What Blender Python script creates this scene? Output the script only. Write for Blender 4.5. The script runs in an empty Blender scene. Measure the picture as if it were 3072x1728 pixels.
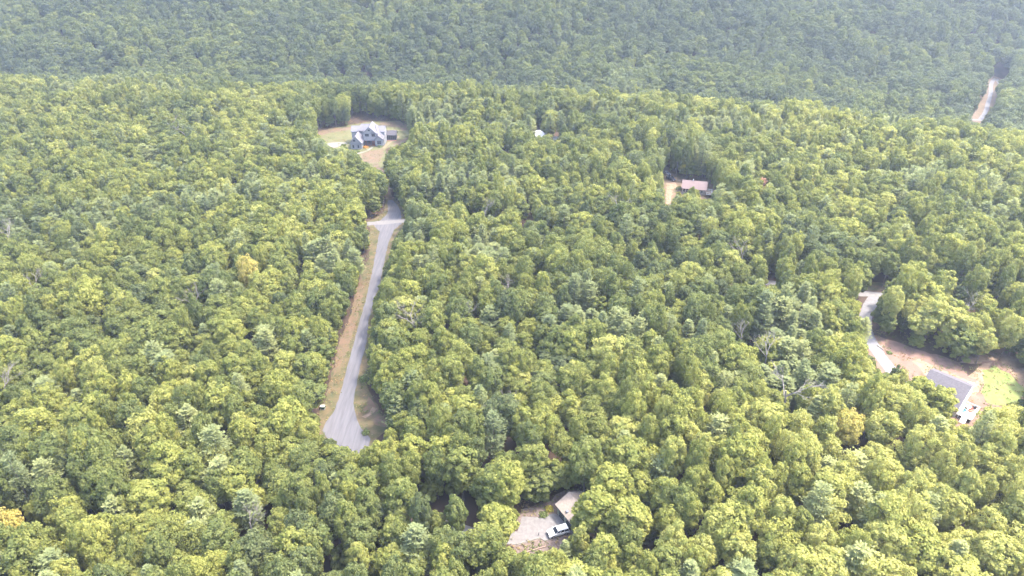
import bpy, bmesh, math, random
import numpy as np
from mathutils import Vector, Matrix, noise as mnoise

scene = bpy.context.scene
COL = scene.collection
R = math.radians

# ------------------------------------------------------------------ camera, sky, sun, exposure
PITCH, FPX, CAMH = R(31.0), 2076.0, 127.0
cam_d = bpy.data.cameras.new("camera")
cam = bpy.data.objects.new("camera", cam_d)
COL.objects.link(cam)
cam.location = (0, 0, CAMH)
cam.rotation_euler = (R(90) - PITCH, 0, 0)
cam_d.sensor_width = 36.0
cam_d.lens = 36.0 * FPX / 3072.0
cam_d.clip_start = 0.5
cam_d.clip_end = 6000
scene.camera = cam

SUN_EL, SUN_AZ = R(63), R(14)          # azimuth measured from +x towards +y
sx, sy, sz = math.cos(SUN_EL) * math.cos(SUN_AZ), math.cos(SUN_EL) * math.sin(SUN_AZ), math.sin(SUN_EL)
world = bpy.data.worlds.new("World")
scene.world = world
world.use_nodes = True
wn = world.node_tree
bg = wn.nodes["Background"]
sky = wn.nodes.new("ShaderNodeTexSky")
sky.sky_type = 'NISHITA'
sky.sun_disc = False
sky.sun_elevation = SUN_EL
sky.sun_rotation = R(90) - SUN_AZ
sky.air_density = 1.3
sky.dust_density = 4.0
wn.links.new(sky.outputs[0], bg.inputs[0])
bg.inputs[1].default_value = 0.15
sd = bpy.data.lights.new("sun", 'SUN')
sd.energy = 3.1
sd.angle = R(8.0)
sd.color = (1.0, 0.92, 0.78)
sun = bpy.data.objects.new("sun", sd)
COL.objects.link(sun)
sun.rotation_euler = Vector((-sx, -sy, -sz)).to_track_quat('-Z', 'Y').to_euler()
scene.view_settings.view_transform = 'Standard'
scene.view_settings.look = 'None'
scene.view_settings.exposure = 2.68
scene.view_settings.gamma = 1.0
scene.cycles.max_bounces = 6
scene.cycles.diffuse_bounces = 3
scene.cycles.transmission_bounces = 3
scene.cycles.volume_bounces = 1
scene.cycles.use_denoising = True
scene.cycles.denoiser = 'OPENIMAGEDENOISE'
scene.cycles.denoising_input_passes = 'RGB_ALBEDO_NORMAL'

# ------------------------------------------------------------------ helpers
CS, SN = math.cos(PITCH), math.sin(PITCH)

def ray(px, py):
    u, v = (px - 1536) / FPX, (864 - py) / FPX
    return (u, CS + v * SN, -SN + v * CS)

def at(px, py, z=0.0):
    """the point at height z that the photograph shows at (px, py)"""
    d = ray(px, py)
    t = (z - CAMH) / d[2]
    return (d[0] * t, d[1] * t)

def proj(x, y, z):
    dep = y * CS - (z - CAMH) * SN
    up = y * SN + (z - CAMH) * CS
    return 1536 + FPX * x / dep, 864 - FPX * up / dep, dep

def inpoly(x, y, poly):
    c = False
    j = len(poly) - 1
    for i in range(len(poly)):
        xi, yi = poly[i]
        xj, yj = poly[j]
        if (yi > y) != (yj > y) and x < (xj - xi) * (y - yi) / (yj - yi) + xi:
            c = not c
        j = i
    return c

def sstep(t):
    t = max(0.0, min(1.0, t))
    return t * t * (3 - 2 * t)

RIDGE = [(-900, 480), (-350, 440), (0, 412), (150, 378), (260, 330), (420, 270), (900, 150)]
def ridge_y(x):
    for (a, ya), (b, yb) in zip(RIDGE, RIDGE[1:]):
        if x <= b:
            t = max(0.0, (x - a) / (b - a))
            return ya + (yb - ya) * t
    return RIDGE[-1][1]

def ground_z(x, y):
    r = y - ridge_y(x)
    if r <= 0:
        return 0.0
    z = -30.0 * sstep(r / 95.0)
    start = 545 + 55 * sstep((x - 60) / 160)
    up = max(0.0, y - start)
    z += 0.30 * up * sstep(up / 60.0)
    if r > 95:
        w = sstep((r - 95) / 60) * sstep((245 - abs(x - 10)) / 120 if x > 0 else 1)
        z += 9.0 * sstep((r - 95) / 120) * sstep((y - 520) / 80) * mnoise.noise(Vector((x / 150, y / 100, 8.3))) + w * 5.0 * mnoise.noise(Vector((x / 90, y / 70, 3.1))) + w * 4.0 * math.sin(x / 60 + y / 85)
    return z

# -- materials
def mat(name, color, rough=0.8, var=0.0, scale=1.0, metal=0.0, spec=0.3, bump=0.0, color2=None, detail=6.0, stretch=None):
    m = bpy.data.materials.new(name)
    m.use_nodes = True
    nt = m.node_tree
    b = nt.nodes["Principled BSDF"]
    b.inputs["Base Color"].default_value = (*color, 1)
    b.inputs["Roughness"].default_value = rough
    b.inputs["Metallic"].default_value = metal
    b.inputs["Specular IOR Level"].default_value = spec
    if var > 0 or color2 or bump:
        tc = nt.nodes.new("ShaderNodeTexCoord")
        n = nt.nodes.new("ShaderNodeTexNoise")
        n.inputs["Scale"].default_value = scale
        n.inputs["Detail"].default_value = detail
        n.inputs["Roughness"].default_value = 0.65
        if stretch:
            mp = nt.nodes.new("ShaderNodeMapping")
            mp.inputs["Rotation"].default_value = (0, 0, stretch[1])
            mp.inputs["Scale"].default_value = stretch[0]
            nt.links.new(tc.outputs["Object"], mp.inputs[0])
            nt.links.new(mp.outputs[0], n.inputs[0])
        else:
            nt.links.new(tc.outputs["Object"], n.inputs[0])
        rp = nt.nodes.new("ShaderNodeValToRGB")
        rp.color_ramp.elements[0].position = 0.36
        rp.color_ramp.elements[1].position = 0.64
        c2 = color2 or tuple(min(1, v * (1 + var)) for v in color)
        c1 = color if color2 else tuple(v * (1 - var) for v in color)
        rp.color_ramp.elements[0].color = (*c1, 1)
        rp.color_ramp.elements[1].color = (*c2, 1)
        nt.links.new(n.outputs[0], rp.inputs[0])
        nt.links.new(rp.outputs[0], b.inputs["Base Color"])
        if bump:
            bp = nt.nodes.new("ShaderNodeBump")
            bp.inputs["Strength"].default_value = bump
            nt.links.new(n.outputs[0], bp.inputs["Height"])
            nt.links.new(bp.outputs[0], b.inputs["Normal"])
    return m

def ramp_stops(rp, stops):
    e = rp.color_ramp.elements
    while len(e) > 1:
        e.remove(e[-1])
    e[0].position, e[0].color = stops[0][0], (*stops[0][1], 1)
    for p, c in stops[1:]:
        n = e.new(p)
        n.color = (*c, 1)

def leaf_mat(name, stops, trans):
    m = bpy.data.materials.new(name)
    m.use_nodes = True
    nt = m.node_tree
    nt.nodes.remove(nt.nodes["Principled BSDF"])
    out = nt.nodes["Material Output"]
    a = nt.nodes.new("ShaderNodeAttribute")
    a.attribute_type = 'INSTANCER'
    a.attribute_name = "tint"
    rp = nt.nodes.new("ShaderNodeValToRGB")
    ramp_stops(rp, stops)
    nt.links.new(a.outputs["Fac"], rp.inputs[0])
    c = nt.nodes.new("ShaderNodeAttribute")
    c.attribute_type = 'GEOMETRY'
    c.attribute_name = "clump"
    hs = nt.nodes.new("ShaderNodeHueSaturation")
    mr = nt.nodes.new("ShaderNodeMapRange")
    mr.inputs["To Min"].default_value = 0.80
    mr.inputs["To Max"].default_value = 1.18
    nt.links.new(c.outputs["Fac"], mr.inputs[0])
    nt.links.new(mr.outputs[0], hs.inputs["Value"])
    mh = nt.nodes.new("ShaderNodeMapRange")
    mh.inputs["To Min"].default_value = 0.515
    mh.inputs["To Max"].default_value = 0.485
    nt.links.new(c.outputs["Fac"], mh.inputs[0])
    nt.links.new(mh.outputs[0], hs.inputs["Hue"])
    nt.links.new(rp.outputs[0], hs.inputs["Color"])
    d = nt.nodes.new("ShaderNodeBsdfDiffuse")
    t = nt.nodes.new("ShaderNodeBsdfTranslucent")
    mx = nt.nodes.new("ShaderNodeMixShader")
    mx.inputs[0].default_value = trans
    nt.links.new(hs.outputs[0], d.inputs[0])
    nt.links.new(hs.outputs[0], t.inputs[0])
    nt.links.new(d.outputs[0], mx.inputs[1])
    nt.links.new(t.outputs[0], mx.inputs[2])
    nt.links.new(mx.outputs[0], out.inputs[0])
    return m

M = {}
M['leaf'] = leaf_mat("broad_leaves", [
    (0.0, (.135, .160, .078)), (0.25, (.176, .204, .072)), (0.45, (.230, .250, .076)), (0.65, (.300, .312, .086)),
    (0.80, (.372, .374, .118)), (0.90, (.50, .41, .12)), (1.0, (.42, .24, .14))], 0.46)
M['needle'] = leaf_mat("pine_needles", [
    (0.0, (.15, .18, .09)), (0.4, (.195, .225, .10)), (0.75, (.255, .275, .115)), (1.0, (.42, .25, .17))], 0.3)
M['bark'] = mat("bark", (0.160, 0.136, 0.116), .9, .35, 3)
M['deadwood'] = mat("dead_wood", (0.210, 0.185, 0.170), .85, .2, 3)
M['floor'] = mat("leaf_litter", (0.048, 0.032, 0.022), .95, scale=.12, color2=(0.074, 0.046, 0.032))
M['gravel'] = mat("grey_gravel", (0.096, 0.092, 0.103), .95, scale=.8, color2=(0.133, 0.128, 0.142), stretch=((1.6, .12, 1), R(0)))
M['gravel2'] = mat("pad_gravel", (0.147, 0.137, 0.140), .95, scale=1.2, color2=(0.200, 0.189, 0.190))
M['lane_gravel'] = mat("lane_gravel", (0.132, 0.129, 0.140), .95, scale=.8, color2=(0.174, 0.170, 0.183), detail=10)
M['pale_gravel'] = mat("pale_gravel", (0.138, 0.131, 0.133), .95, scale=1.0, color2=(0.178, 0.169, 0.169))
M['dry'] = mat("dry_grass", (0.060, 0.068, 0.029), .95, scale=.30, color2=(0.137, 0.096, 0.054), detail=10)
M['dirt'] = mat("red_dirt", (0.160, 0.100, 0.070), .95, scale=.35, color2=(0.100, 0.084, 0.047), detail=10)
M['pink_dirt'] = mat("pinkish_dirt", (0.192, 0.116, 0.092), .95, scale=.5, color2=(0.132, 0.084, 0.064), detail=10)
M['pale_dirt'] = mat("pale_dirt", (0.255, 0.180, 0.127), .95, scale=.7, color2=(0.180, 0.121, 0.080), detail=9)
M['mulch'] = mat("brush_litter", (0.109, 0.075, 0.063), .95, scale=2.0, color2=(0.178, 0.141, 0.126), detail=9)
M['lawn'] = mat("lawn", (0.108, 0.146, 0.038), .95, scale=.5, color2=(0.172, 0.184, 0.064), detail=9)
M['sparse'] = mat("thin_lawn", (0.127, 0.112, 0.056), .95, scale=.35, color2=(0.100, 0.107, 0.044), detail=10)
M['concrete'] = mat("concrete", (0.188, 0.171, 0.150), .9, .12, 2)
M['tan_path'] = mat("tan_path", (0.187, 0.141, 0.093), .9, .12, 2)
M['siding'] = mat("blue_grey_siding", (.275, .28, .305), .7, .08, 1.5)
M['trim'] = mat("slate_trim", (.17, .18, .22), .6)
M['roof_grey'] = mat("grey_shingles", (0.143, 0.136, 0.156), .9, .14, 2.5)
M['roof_pink'] = mat("pinkish_metal_roof", (0.163, 0.116, 0.116), .7, .06, 1, stretch=((6, .3, 1), 0))
M['roof_slate'] = mat("charcoal_shingles", (0.086, 0.078, 0.089), .9, .16, 2)
M['roof_tan'] = mat("tan_shingles", (0.292, 0.238, 0.202), .9, .14, 2)
M['roof_white'] = mat("pale_metal_roof", (.50, .49, .52), .6, .06, 1)
M['glass'] = mat("dark_glass", (.035, .04, .055), .12, spec=.6)
M['white'] = mat("white_paint", (0.738, 0.738, 0.720), .5)
M['offwhite'] = mat("sage_wall", (0.367, 0.386, 0.335), .7, .05, 1)
M['beige'] = mat("beige_wall", (0.349, 0.308, 0.282), .8, .05, 1)
M['brick'] = mat("porch_brick", (.34, .16, .13), .9, .2, 3)
M['black'] = mat("black_plastic", (.03, .03, .035), .5)
M['tyre'] = mat("tyre_rubber", (.025, .025, .027), .9)
M['rim'] = mat("alloy", (.45, .45, .47), .3, metal=.8)
M['carwhite'] = mat("white_car_paint", (.80, .80, .82), .22, spec=.6)
M['carblack'] = mat("black_car_paint", (.012, .014, .03), .12, spec=.7)
M['cargrey'] = mat("silver_car_paint", (.36, .36, .40), .25, metal=.4, spec=.6)
M['lamp'] = mat("lamp_lens", (.7, .7, .72), .15)
M['redlens'] = mat("tail_lens", (.4, .02, .02), .2)
M['red'] = mat("red_cushion", (.50, .10, .07), .7)
M['teal'] = mat("teal_cushion", (.12, .32, .40), .7)
M['timber'] = mat("weathered_timber", (.26, .19, .15), .9, .2, 3)
M['stone'] = mat("pale_stone", (.42, .35, .29), .9, .2, 2)
M['screen'] = mat("dark_screen", (.06, .055, .06), .6)
M['green_box'] = mat("green_enamel", (.07, .11, .08), .5)
M['orange'] = mat("orange_foliage", (0.420, 0.210, 0.050), .9, .3, 3)
M['shrub'] = mat("shrub_leaves", (0.134, 0.168, 0.050), .9, .35, 3)
M['yshrub'] = mat("yellow_shrub_leaves", (0.386, 0.336, 0.050), .9, .3, 3)

# -- meshes
class MB:
    def __init__(self):
        self.v, self.f = [], []
    def face(self, pts):
        k = len(self.v)
        self.v += [tuple(p) for p in pts]
        self.f.append(tuple(range(k, k + len(pts))))
        return self
    def box(self, x0, y0, z0, x1, y1, z1):
        k = len(self.v)
        self.v += [(x0, y0, z0), (x1, y0, z0), (x1, y1, z0), (x0, y1, z0), (x0, y0, z1), (x1, y0, z1), (x1, y1, z1), (x0, y1, z1)]
        for q in ((0, 3, 2, 1), (4, 5, 6, 7), (0, 1, 5, 4), (1, 2, 6, 5), (2, 3, 7, 6), (3, 0, 4, 7)):
            self.f.append(tuple(k + i for i in q))
        return self
    def prism(self, poly, axis, a, b):
        """poly in the plane across AXIS ('x': (y,z), 'y': (x,z), 'z': (x,y)), extruded a..b"""
        k, n = len(self.v), len(poly)
        for t in (a, b):
            for p, q in poly:
                self.v.append({'x': (t, p, q), 'y': (p, t, q), 'z': (p, q, t)}[axis])
        self.f.append(tuple(range(k, k + n)))
        self.f.append(tuple(range(k + 2 * n - 1, k + n - 1, -1)))
        for i in range(n):
            j = (i + 1) % n
            self.f.append((k + i, k + n + i, k + n + j, k + j))
        return self
    def tube(self, p, q, r0, r1, n=6):
        p, q = Vector(p), Vector(q)
        d = (q - p)
        if d.length < 1e-6:
            return self
        d.normalize()
        u = d.orthogonal().normalized()
        w = d.cross(u)
        k = len(self.v)
        for c, r in ((p, r0), (q, r1)):
            for i in range(n):
                a = 2 * math.pi * i / n
                self.v.append(tuple(c + (u * math.cos(a) + w * math.sin(a)) * r))
        for i in range(n):
            j = (i + 1) % n
            self.f.append((k + i, k + j, k + n + j, k + n + i))
        self.f.append(tuple(range(k + n - 1, k - 1, -1)))
        self.f.append(tuple(range(k + n, k + 2 * n)))
        return self
    def mesh(self, name, m, smooth=False, bevel=0.0):
        me = bpy.data.meshes.new(name)
        me.from_pydata(self.v, [], self.f)
        bm = bmesh.new()
        bm.from_mesh(me)
        bmesh.ops.recalc_face_normals(bm, faces=bm.faces)
        if bevel:
            bmesh.ops.bevel(bm, geom=list(bm.edges), offset=bevel, segments=2, affect='EDGES', profile=.6)
        bm.to_mesh(me)
        bm.free()
        me.materials.append(m)
        if smooth:
            for p in me.polygons:
                p.use_smooth = True
        return me
    def obj(self, name, m, parent=None, **k):
        o = bpy.data.objects.new(name, self.mesh(name, m, **k))
        COL.objects.link(o)
        if parent:
            o.parent = parent
        return o

def thing(name, label, cat, loc=(0, 0, 0), rot=0.0, group=None):
    o = bpy.data.objects.new(name, None)
    COL.objects.link(o)
    o.location = loc
    o.rotation_euler = (0, 0, rot)
    o.empty_display_size = 0.5
    o['label'], o['category'] = label, cat
    if group:
        o['group'] = group
    return o

def tag(o, label, cat, group=None):
    o['label'], o['category'] = label, cat
    if group:
        o['group'] = group
    return o

def struct(o, kind='structure'):
    o['kind'] = kind
    return o

# ------------------------------------------------------------------ terrain and ground sheets
def build_terrain():
    xs = np.concatenate([np.arange(-900, -450, 30), np.arange(-450, 450, 8), np.arange(450, 901, 30)])
    ys = np.concatenate([np.arange(-150, 280, 20), np.arange(280, 900, 8), np.arange(900, 1500, 40)])
    v = [(float(x), float(y), ground_z(x, y)) for y in ys for x in xs]
    nx = len(xs)
    f = [(j * nx + i, j * nx + i + 1, (j + 1) * nx + i + 1, (j + 1) * nx + i) for j in range(len(ys) - 1) for i in range(nx - 1)]
    me = bpy.data.meshes.new("ground")
    me.from_pydata(v, [], f)
    me.materials.append(M['floor'])
    for p in me.polygons:
        p.use_smooth = True
    o = bpy.data.objects.new("ground", me)
    COL.objects.link(o)
    struct(o)
build_terrain()

def rough_outline(pts, amp, step=2.0, seed=0):
    rnd = random.Random(seed)
    out = []
    for (x0, y0), (x1, y1) in zip(pts, pts[1:] + pts[:1]):
        L = math.hypot(x1 - x0, y1 - y0)
        n = max(1, int(L / step))
        for i in range(n):
            t = i / n
            out.append((x0 + (x1 - x0) * t + rnd.uniform(-amp, amp), y0 + (y1 - y0) * t + rnd.uniform(-amp, amp)))
    return out

def sheet(name, pts, z, m, amp=0.25, step=1.6, photo=True, seed=1):
    if photo:
        pts = [at(*p) for p in pts]
    pts = rough_outline(pts, amp, step, seed)
    bm = bmesh.new()
    fc = bm.faces.new([bm.verts.new((x, y, z)) for x, y in pts])
    if fc.normal.z < 0:
        fc.normal_flip()
    bmesh.ops.triangulate(bm, faces=bm.faces[:])
    me = bpy.data.meshes.new(name)
    bm.to_mesh(me)
    bm.free()
    me.materials.append(m)
    o = bpy.data.objects.new(name, me)
    COL.objects.link(o)
    return struct(o)

def strip(name, pts, width, m, lift=0.05, photo=True, follow=False, amp=.15):
    if photo:
        pts = [at(*p) for p in pts]
    dense = []
    for (x0, y0), (x1, y1) in zip(pts, pts[1:]):
        n = max(1, int(math.hypot(x1 - x0, y1 - y0) / 3))
        dense += [(x0 + (x1 - x0) * i / n, y0 + (y1 - y0) * i / n) for i in range(n)]
    dense.append(pts[-1])
    for _ in range(6):
        dense = [dense[0]] + [tuple((a + 2 * b + c) / 4 for a, b, c in zip(p, q, r)) for p, q, r in zip(dense, dense[1:], dense[2:])] + [dense[-1]]
    rnd = random.Random(5)
    v, f = [], []
    for i, (x, y) in enumerate(dense):
        a, b = dense[max(0, i - 1)], dense[min(len(dense) - 1, i + 1)]
        dx, dy = b[0] - a[0], b[1] - a[1]
        L = math.hypot(dx, dy) or 1
        for s in (-1, 1):
            w = width / 2 + rnd.uniform(-amp, amp)
            px, py = x - dy / L * w * s, y + dx / L * w * s
            v.append((px, py, (ground_z(px, py) if follow else 0) + lift))
    for i in range(len(dense) - 1):
        f.append((2 * i, 2 * i + 1, 2 * i + 3, 2 * i + 2))
    me = bpy.data.meshes.new(name)
    me.from_pydata(v, [], f)
    me.materials.append(m)
    o = bpy.data.objects.new(name, me)
    COL.objects.link(o)
    return struct(o)

ROAD = [(1042,1100),(1029,1152),(1016,1197),(1000,1239),(977,1268),(968,1292),(985,1318),(1030,1350),(1075,1362),(1103,1345),(1112,1317),(1093,1297),(1076,1272),(1066,1241),(1060,1210),(1066,1172),(1072,1141),(1080,1100),
        (1087,1073),(1100,1025),(1106,961),(1124,894),(1139,854),(1155,775),(1167,723),(1183,689),(1205,672),(1203,640),(1195,618),(1176,600),(1163,600),(1163,640),(1143,660),(1118,672),(1125,681),(1139,695),(1129,747),(1117,814),(1101,886),(1076,973),(1050,1073)]
VERGE = [(1112,684),(1107,720),(1109,775),(1082,814),(1064,894),(1046,973),(1022,1010),(1005,1100),(990,1131),(978,1203),(962,1224),(957,1275),(960,1300),(985,1335),(1040,1362),(1105,1352),(1125,1322),(1165,1288),(1150,1249),(1130,1215),(1111,1187),(1100,1150),(1106,1110),(1106,1060),(1112,1025),(1118,961),(1138,894),(1152,854),(1170,775),(1184,723),(1200,695),(1216,676),(1214,640),(1205,612),(1180,592),(1160,592),(1150,640),(1112,660),(1095,668)]
sheet("grass_verge", VERGE, .02, M['dry'], .35)
sheet("dirt_ground", [(1080,815),(1095,860),(1070,960),(1040,1060),(1012,1110),(1000,1130),(1010,1040),(1048,960),(1064,894)], .03, M['dirt'], .35)
sheet("dirt_ground", [(1108,1190),(1125,1215),(1148,1250),(1163,1284),(1130,1275),(1100,1250),(1090,1235)], .03, M['dirt'], .4)
sheet("dirt_ground", [(1118,1222),(1130,1225),(1120,1240),(1095,1256),(1088,1248),(1105,1240)], .036, M['pale_dirt'], .3)
sheet("gravel_road", ROAD, .05, M['gravel'], .12)
strip("crossing_road", [(1040,678),(1095,674),(1150,667),(1215,661),(1320,668),(1500,712),(1670,745),(1900,790),(2050,820),(2200,840),(2320,849),(2400,862),(2520,877),(2640,884),(2760,893),(2930,918),(3090,945),(3300,990)], 3.4, M['pale_gravel'], .066, amp=.4)
strip("track", [(1172,606),(1160,570),(1150,540),(1138,510),(1125,490)], 3.0, M['dirt'], .032)
# house clearing
sheet("yard", [(935,405),(985,388),(1050,374),(1100,366),(1195,362),(1240,380),(1240,415),(1190,436),(1158,446),(1158,475),(1150,500),(1158,520),(1156,560),(1130,545),(1125,505),(1080,490),(1050,470),(1000,450),(960,432)], .02, M['sparse'], .5)
sheet("dirt_ground", [(945,397),(985,388),(1052,380),(1100,374),(1100,381),(1052,389),(990,399),(950,410)], .03, M['dirt'], .4)
sheet("dirt_ground", [(1140,366),(1195,364),(1236,382),(1228,394),(1205,392),(1195,382),(1140,378)], .03, M['dirt'], .4)
sheet("dirt_ground", [(1226,412),(1232,420),(1195,432),(1180,436),(1178,428)], .03, M['dirt'], .3)
sheet("dirt_ground", [(1085,462),(1110,452),(1150,446),(1152,462),(1140,485),(1110,490),(1088,484)], .03, M['dirt'], .5)
sheet("dirt_ground", [(1133,506),(1153,504),(1155,560),(1138,548)], .03, M['dirt'], .4)
strip("front_walk", [(1068,462),(1090,462),(1105,456),(1113,448),(1118,444),(1118,440)], 1.3, M['concrete'], .045, amp=.03)
strip("side_walk", [(1150,445),(1156,437),(1160,427),(1170,422),(1190,420),(1198,416),(1196,409)], 1.6, M['tan_path'], .045, amp=.03)
sheet("parking_pad", [(940,430),(965,430),(1010,427),(1038,427),(1042,432),(1010,442),(985,447),(950,446)], .04, M['concrete'], .1)
# pad below
PAD = [(1544,1612),(1549,1637),(1620,1616),(1635,1624),(1700,1604),(1730,1592),(1700,1560),(1664,1540),(1659,1541),(1626,1551),(1600,1552),(1566,1549),(1559,1575)]
sheet("brown_ground", [(1535,1640),(1555,1600),(1552,1560),(1562,1525),(1600,1520),(1650,1500),(1690,1470),(1740,1470),(1760,1560),(1740,1620),(1690,1650),(1640,1672),(1560,1672)], .02, M['mulch'], .4)
sheet("gravel_pad", PAD, .05, M['gravel2'], .08)
strip("driveway", [(1555,1614),(1500,1622),(1450,1617),(1415,1606),(1380,1590),(1330,1570),(1250,1560)], 3.4, M['gravel2'], .044)
sheet("dirt_ground", [(1763,1563),(1790,1552),(1812,1575),(1805,1604),(1782,1614),(1758,1602),(1755,1580)], .03, M['dirt'], .3)
sheet("dirt_ground", [(1764,1588),(1790,1592),(1800,1606),(1784,1614),(1762,1604)], .036, M['pale_dirt'], .25)
sheet("dirt_ground", [(1626,1549),(1640,1538),(1659,1535),(1664,1540),(1659,1542),(1640,1548)], .033, M['pale_dirt'], .1)
# right hand property
strip("lane", [(2632,884),(2618,898),(2603,915),(2592,935),(2584,960),(2585,985),(2596,1010),(2615,1040),(2640,1072),(2668,1105),(2690,1130),(2705,1150)], 3.9, M['lane_gravel'], .05)
sheet("dirt_ground", [(2570,955),(2580,925),(2596,905),(2640,880),(2655,885),(2625,915),(2608,940),(2602,965),(2606,1000),(2640,1012),(2705,1030),(2770,1055),(2830,1070),(2880,1090),(2900,1130),(2935,1120),(2945,1085),(3000,1080),(3060,1150),(3040,1230),(2960,1280),(2880,1290),(2800,1240),(2740,1190),(2660,1140),(2600,1060),(2575,1000)], .02, M['pink_dirt'], .5)
sheet("dirt_ground", [(2740,1085),(2755,1075),(2800,1098),(2840,1115),(2900,1140),(2925,1160),(2930,1140),(2905,1130),(2950,1090),(2975,1085),(2960,1120),(2950,1150),(2925,1190),(2880,1180),(2780,1130)], .03, M['pale_dirt'], .4)
sheet("dirt_ground", [(2880,1090),(2900,1000),(2960,940),(3080,930),(3200,1000),(3250,1200),(3150,1330),(3000,1300),(2960,1230),(3040,1180),(3000,1090)], .012, M['pale_dirt'], .6)
sheet("lawn", [(2950,1112),(2985,1098),(3025,1120),(3072,1165),(3060,1205),(2985,1216),(2955,1205),(2945,1175),(2950,1145)], .036, M['lawn'], .4)
sheet("brown_ground", [(2565,845),(2620,845),(2680,850),(2690,868),(2600,872)], .02, M['dry'], .4)
# small cabin clearing
sheet("dirt_ground", [(1975,500),(2000,500),(2040,520),(2080,525),(2140,535),(2145,600),(2060,600),(2010,640),(1990,640),(1988,560)], .02, M['dirt'], .5)
sheet("dirt_ground", [(2000,550),(2022,545),(2036,560),(2018,570),(2012,625),(1998,620)], .03, M['pale_dirt'], .4)
sheet("brown_ground", [(1540,632),(1610,636),(1660,655),(1640,672),(1560,660)], .02, M['dirt'], .4)
sheet("brown_ground", [(1400,420),(1460,430),(1560,425),(1700,430),(1730,480),(1600,490),(1420,470)], .02, M['dirt'], .4)
# valley road
def vat(px, py):
    z = -30.0
    for _ in range(8):
        x, y = at(px, py, z)
        z = ground_z(x, y)
    return x, y
strip("valley_dirt", [vat(*p) for p in [(2925,368),(2945,345),(2962,315),(2970,290),(2975,262),(2978,240),(2990,228)]], 10, M['dirt'], .5, photo=False, follow=True, amp=.8)
strip("valley_road", [vat(*p) for p in [(2940,362),(2956,338),(2964,310),(2972,280),(2972,258),(2978,243),(2990,233),(3010,215),(3040,190),(3080,170)]], 3.0, M['lane_gravel'], .62, photo=False, follow=True)
strip("valley_road", [vat(*p) for p in [(2780,352),(2850,358),(2915,361),(2945,363),(3000,369),(3080,378)]], 4.0, M['pale_gravel'], .7, photo=False, follow=True)

# ------------------------------------------------------------------ tree shapes
def quads_mesh(name, centers, normals, sizes, clump, m, rng, aspect=1.0, dirs=None):
    n = len(centers)
    nz = normals / np.linalg.norm(normals, axis=1, keepdims=True)
    if dirs is None:
        dirs = rng.normal(size=(n, 3))
    u = dirs - nz * np.sum(dirs * nz, axis=1, keepdims=True)
    u /= np.linalg.norm(u, axis=1, keepdims=True) + 1e-9
    w = np.cross(nz, u)
    s = sizes[:, None]
    a = centers + u * s
    b = centers + w * s * aspect * .75
    c = centers - u * s
    d = centers - w * s * aspect * .75
    v = np.stack([a, b, c, d], axis=1).reshape(-1, 3)
    me = bpy.data.meshes.new(name)
    me.vertices.add(4 * n)
    me.loops.add(4 * n)
    me.polygons.add(n)
    me.vertices.foreach_set("co", v.astype(np.float32).ravel())
    me.loops.foreach_set("vertex_index", np.arange(4 * n, dtype=np.int32))
    me.polygons.foreach_set("loop_start", np.arange(0, 4 * n, 4, dtype=np.int32))
    me.update(calc_edges=True)
    at_ = me.attributes.new("clump", 'FLOAT', 'FACE')
    at_.data.foreach_set("value", clump.astype(np.float32))
    me.materials.append(m)
    return me

def broad_crown(seed, rad=4.5, h=18.0, low=.34, n_lobes=46, leaves=95, size=.36, top=1.0, sparse=1.0):
    rng = np.random.default_rng(seed)
    cz, hz = h * (low + 1) / 2, h * (1 - low) / 2
    C, N, S, K = [], [], [], []
    ga = math.pi * (3 - math.sqrt(5))
    for i in range(n_lobes):
        t = (i + .5) / n_lobes
        z = 1 - 1.75 * t ** .92 + rng.normal() * .06
        z = max(-.95, min(1, z))
        r = math.sqrt(max(0, 1 - z * z)) ** top
        a = i * ga + rng.normal() * .25
        k = rng.uniform(.62, .92)
        if z < -.1:
            k *= rng.uniform(.6, 1.0)
        c = np.array([math.cos(a) * r * rad * k, math.sin(a) * r * rad * k, cz + z * hz * min(1, k + .12)])
        lr = rad * rng.uniform(.16, .32)
        m_ = int(leaves * 1.05 * (lr / (rad * .235)) ** 2 * sparse * rng.uniform(.75, 1.2))
        d = rng.normal(size=(m_, 3))
        out = np.array([math.cos(a) * r, math.sin(a) * r, z * .6 + .45])
        out /= np.linalg.norm(out)
        d += out * .8
        d /= np.linalg.norm(d, axis=1, keepdims=True)
        rr = lr * rng.uniform(.68, 1.12, size=(m_, 1))
        p = c + d * rr * np.array([1, 1, .78])
        nn = d * .95 + out * .25 + rng.normal(size=(m_, 3)) * .52
        C.append(p); N.append(nn)
        S.append(size * rng.uniform(.65, 1.25, m_))
        K.append(np.clip(rng.uniform(.15, .85) + rng.normal(size=m_) * .16, 0, 1))
    m_ = 260
    d = rng.normal(size=(m_, 3)); d /= np.linalg.norm(d, axis=1, keepdims=True)
    C.append(np.array([0, 0, cz]) + d * np.array([rad, rad, hz]) * rng.uniform(.15, .55, (m_, 1)))
    N.append(rng.normal(size=(m_, 3))); S.append(np.full(m_, size * 1.5)); K.append(rng.uniform(.2, .6, m_))
    return quads_mesh("crown", np.concatenate(C), np.concatenate(N), np.concatenate(S), np.concatenate(K), M['leaf'], rng)

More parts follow.
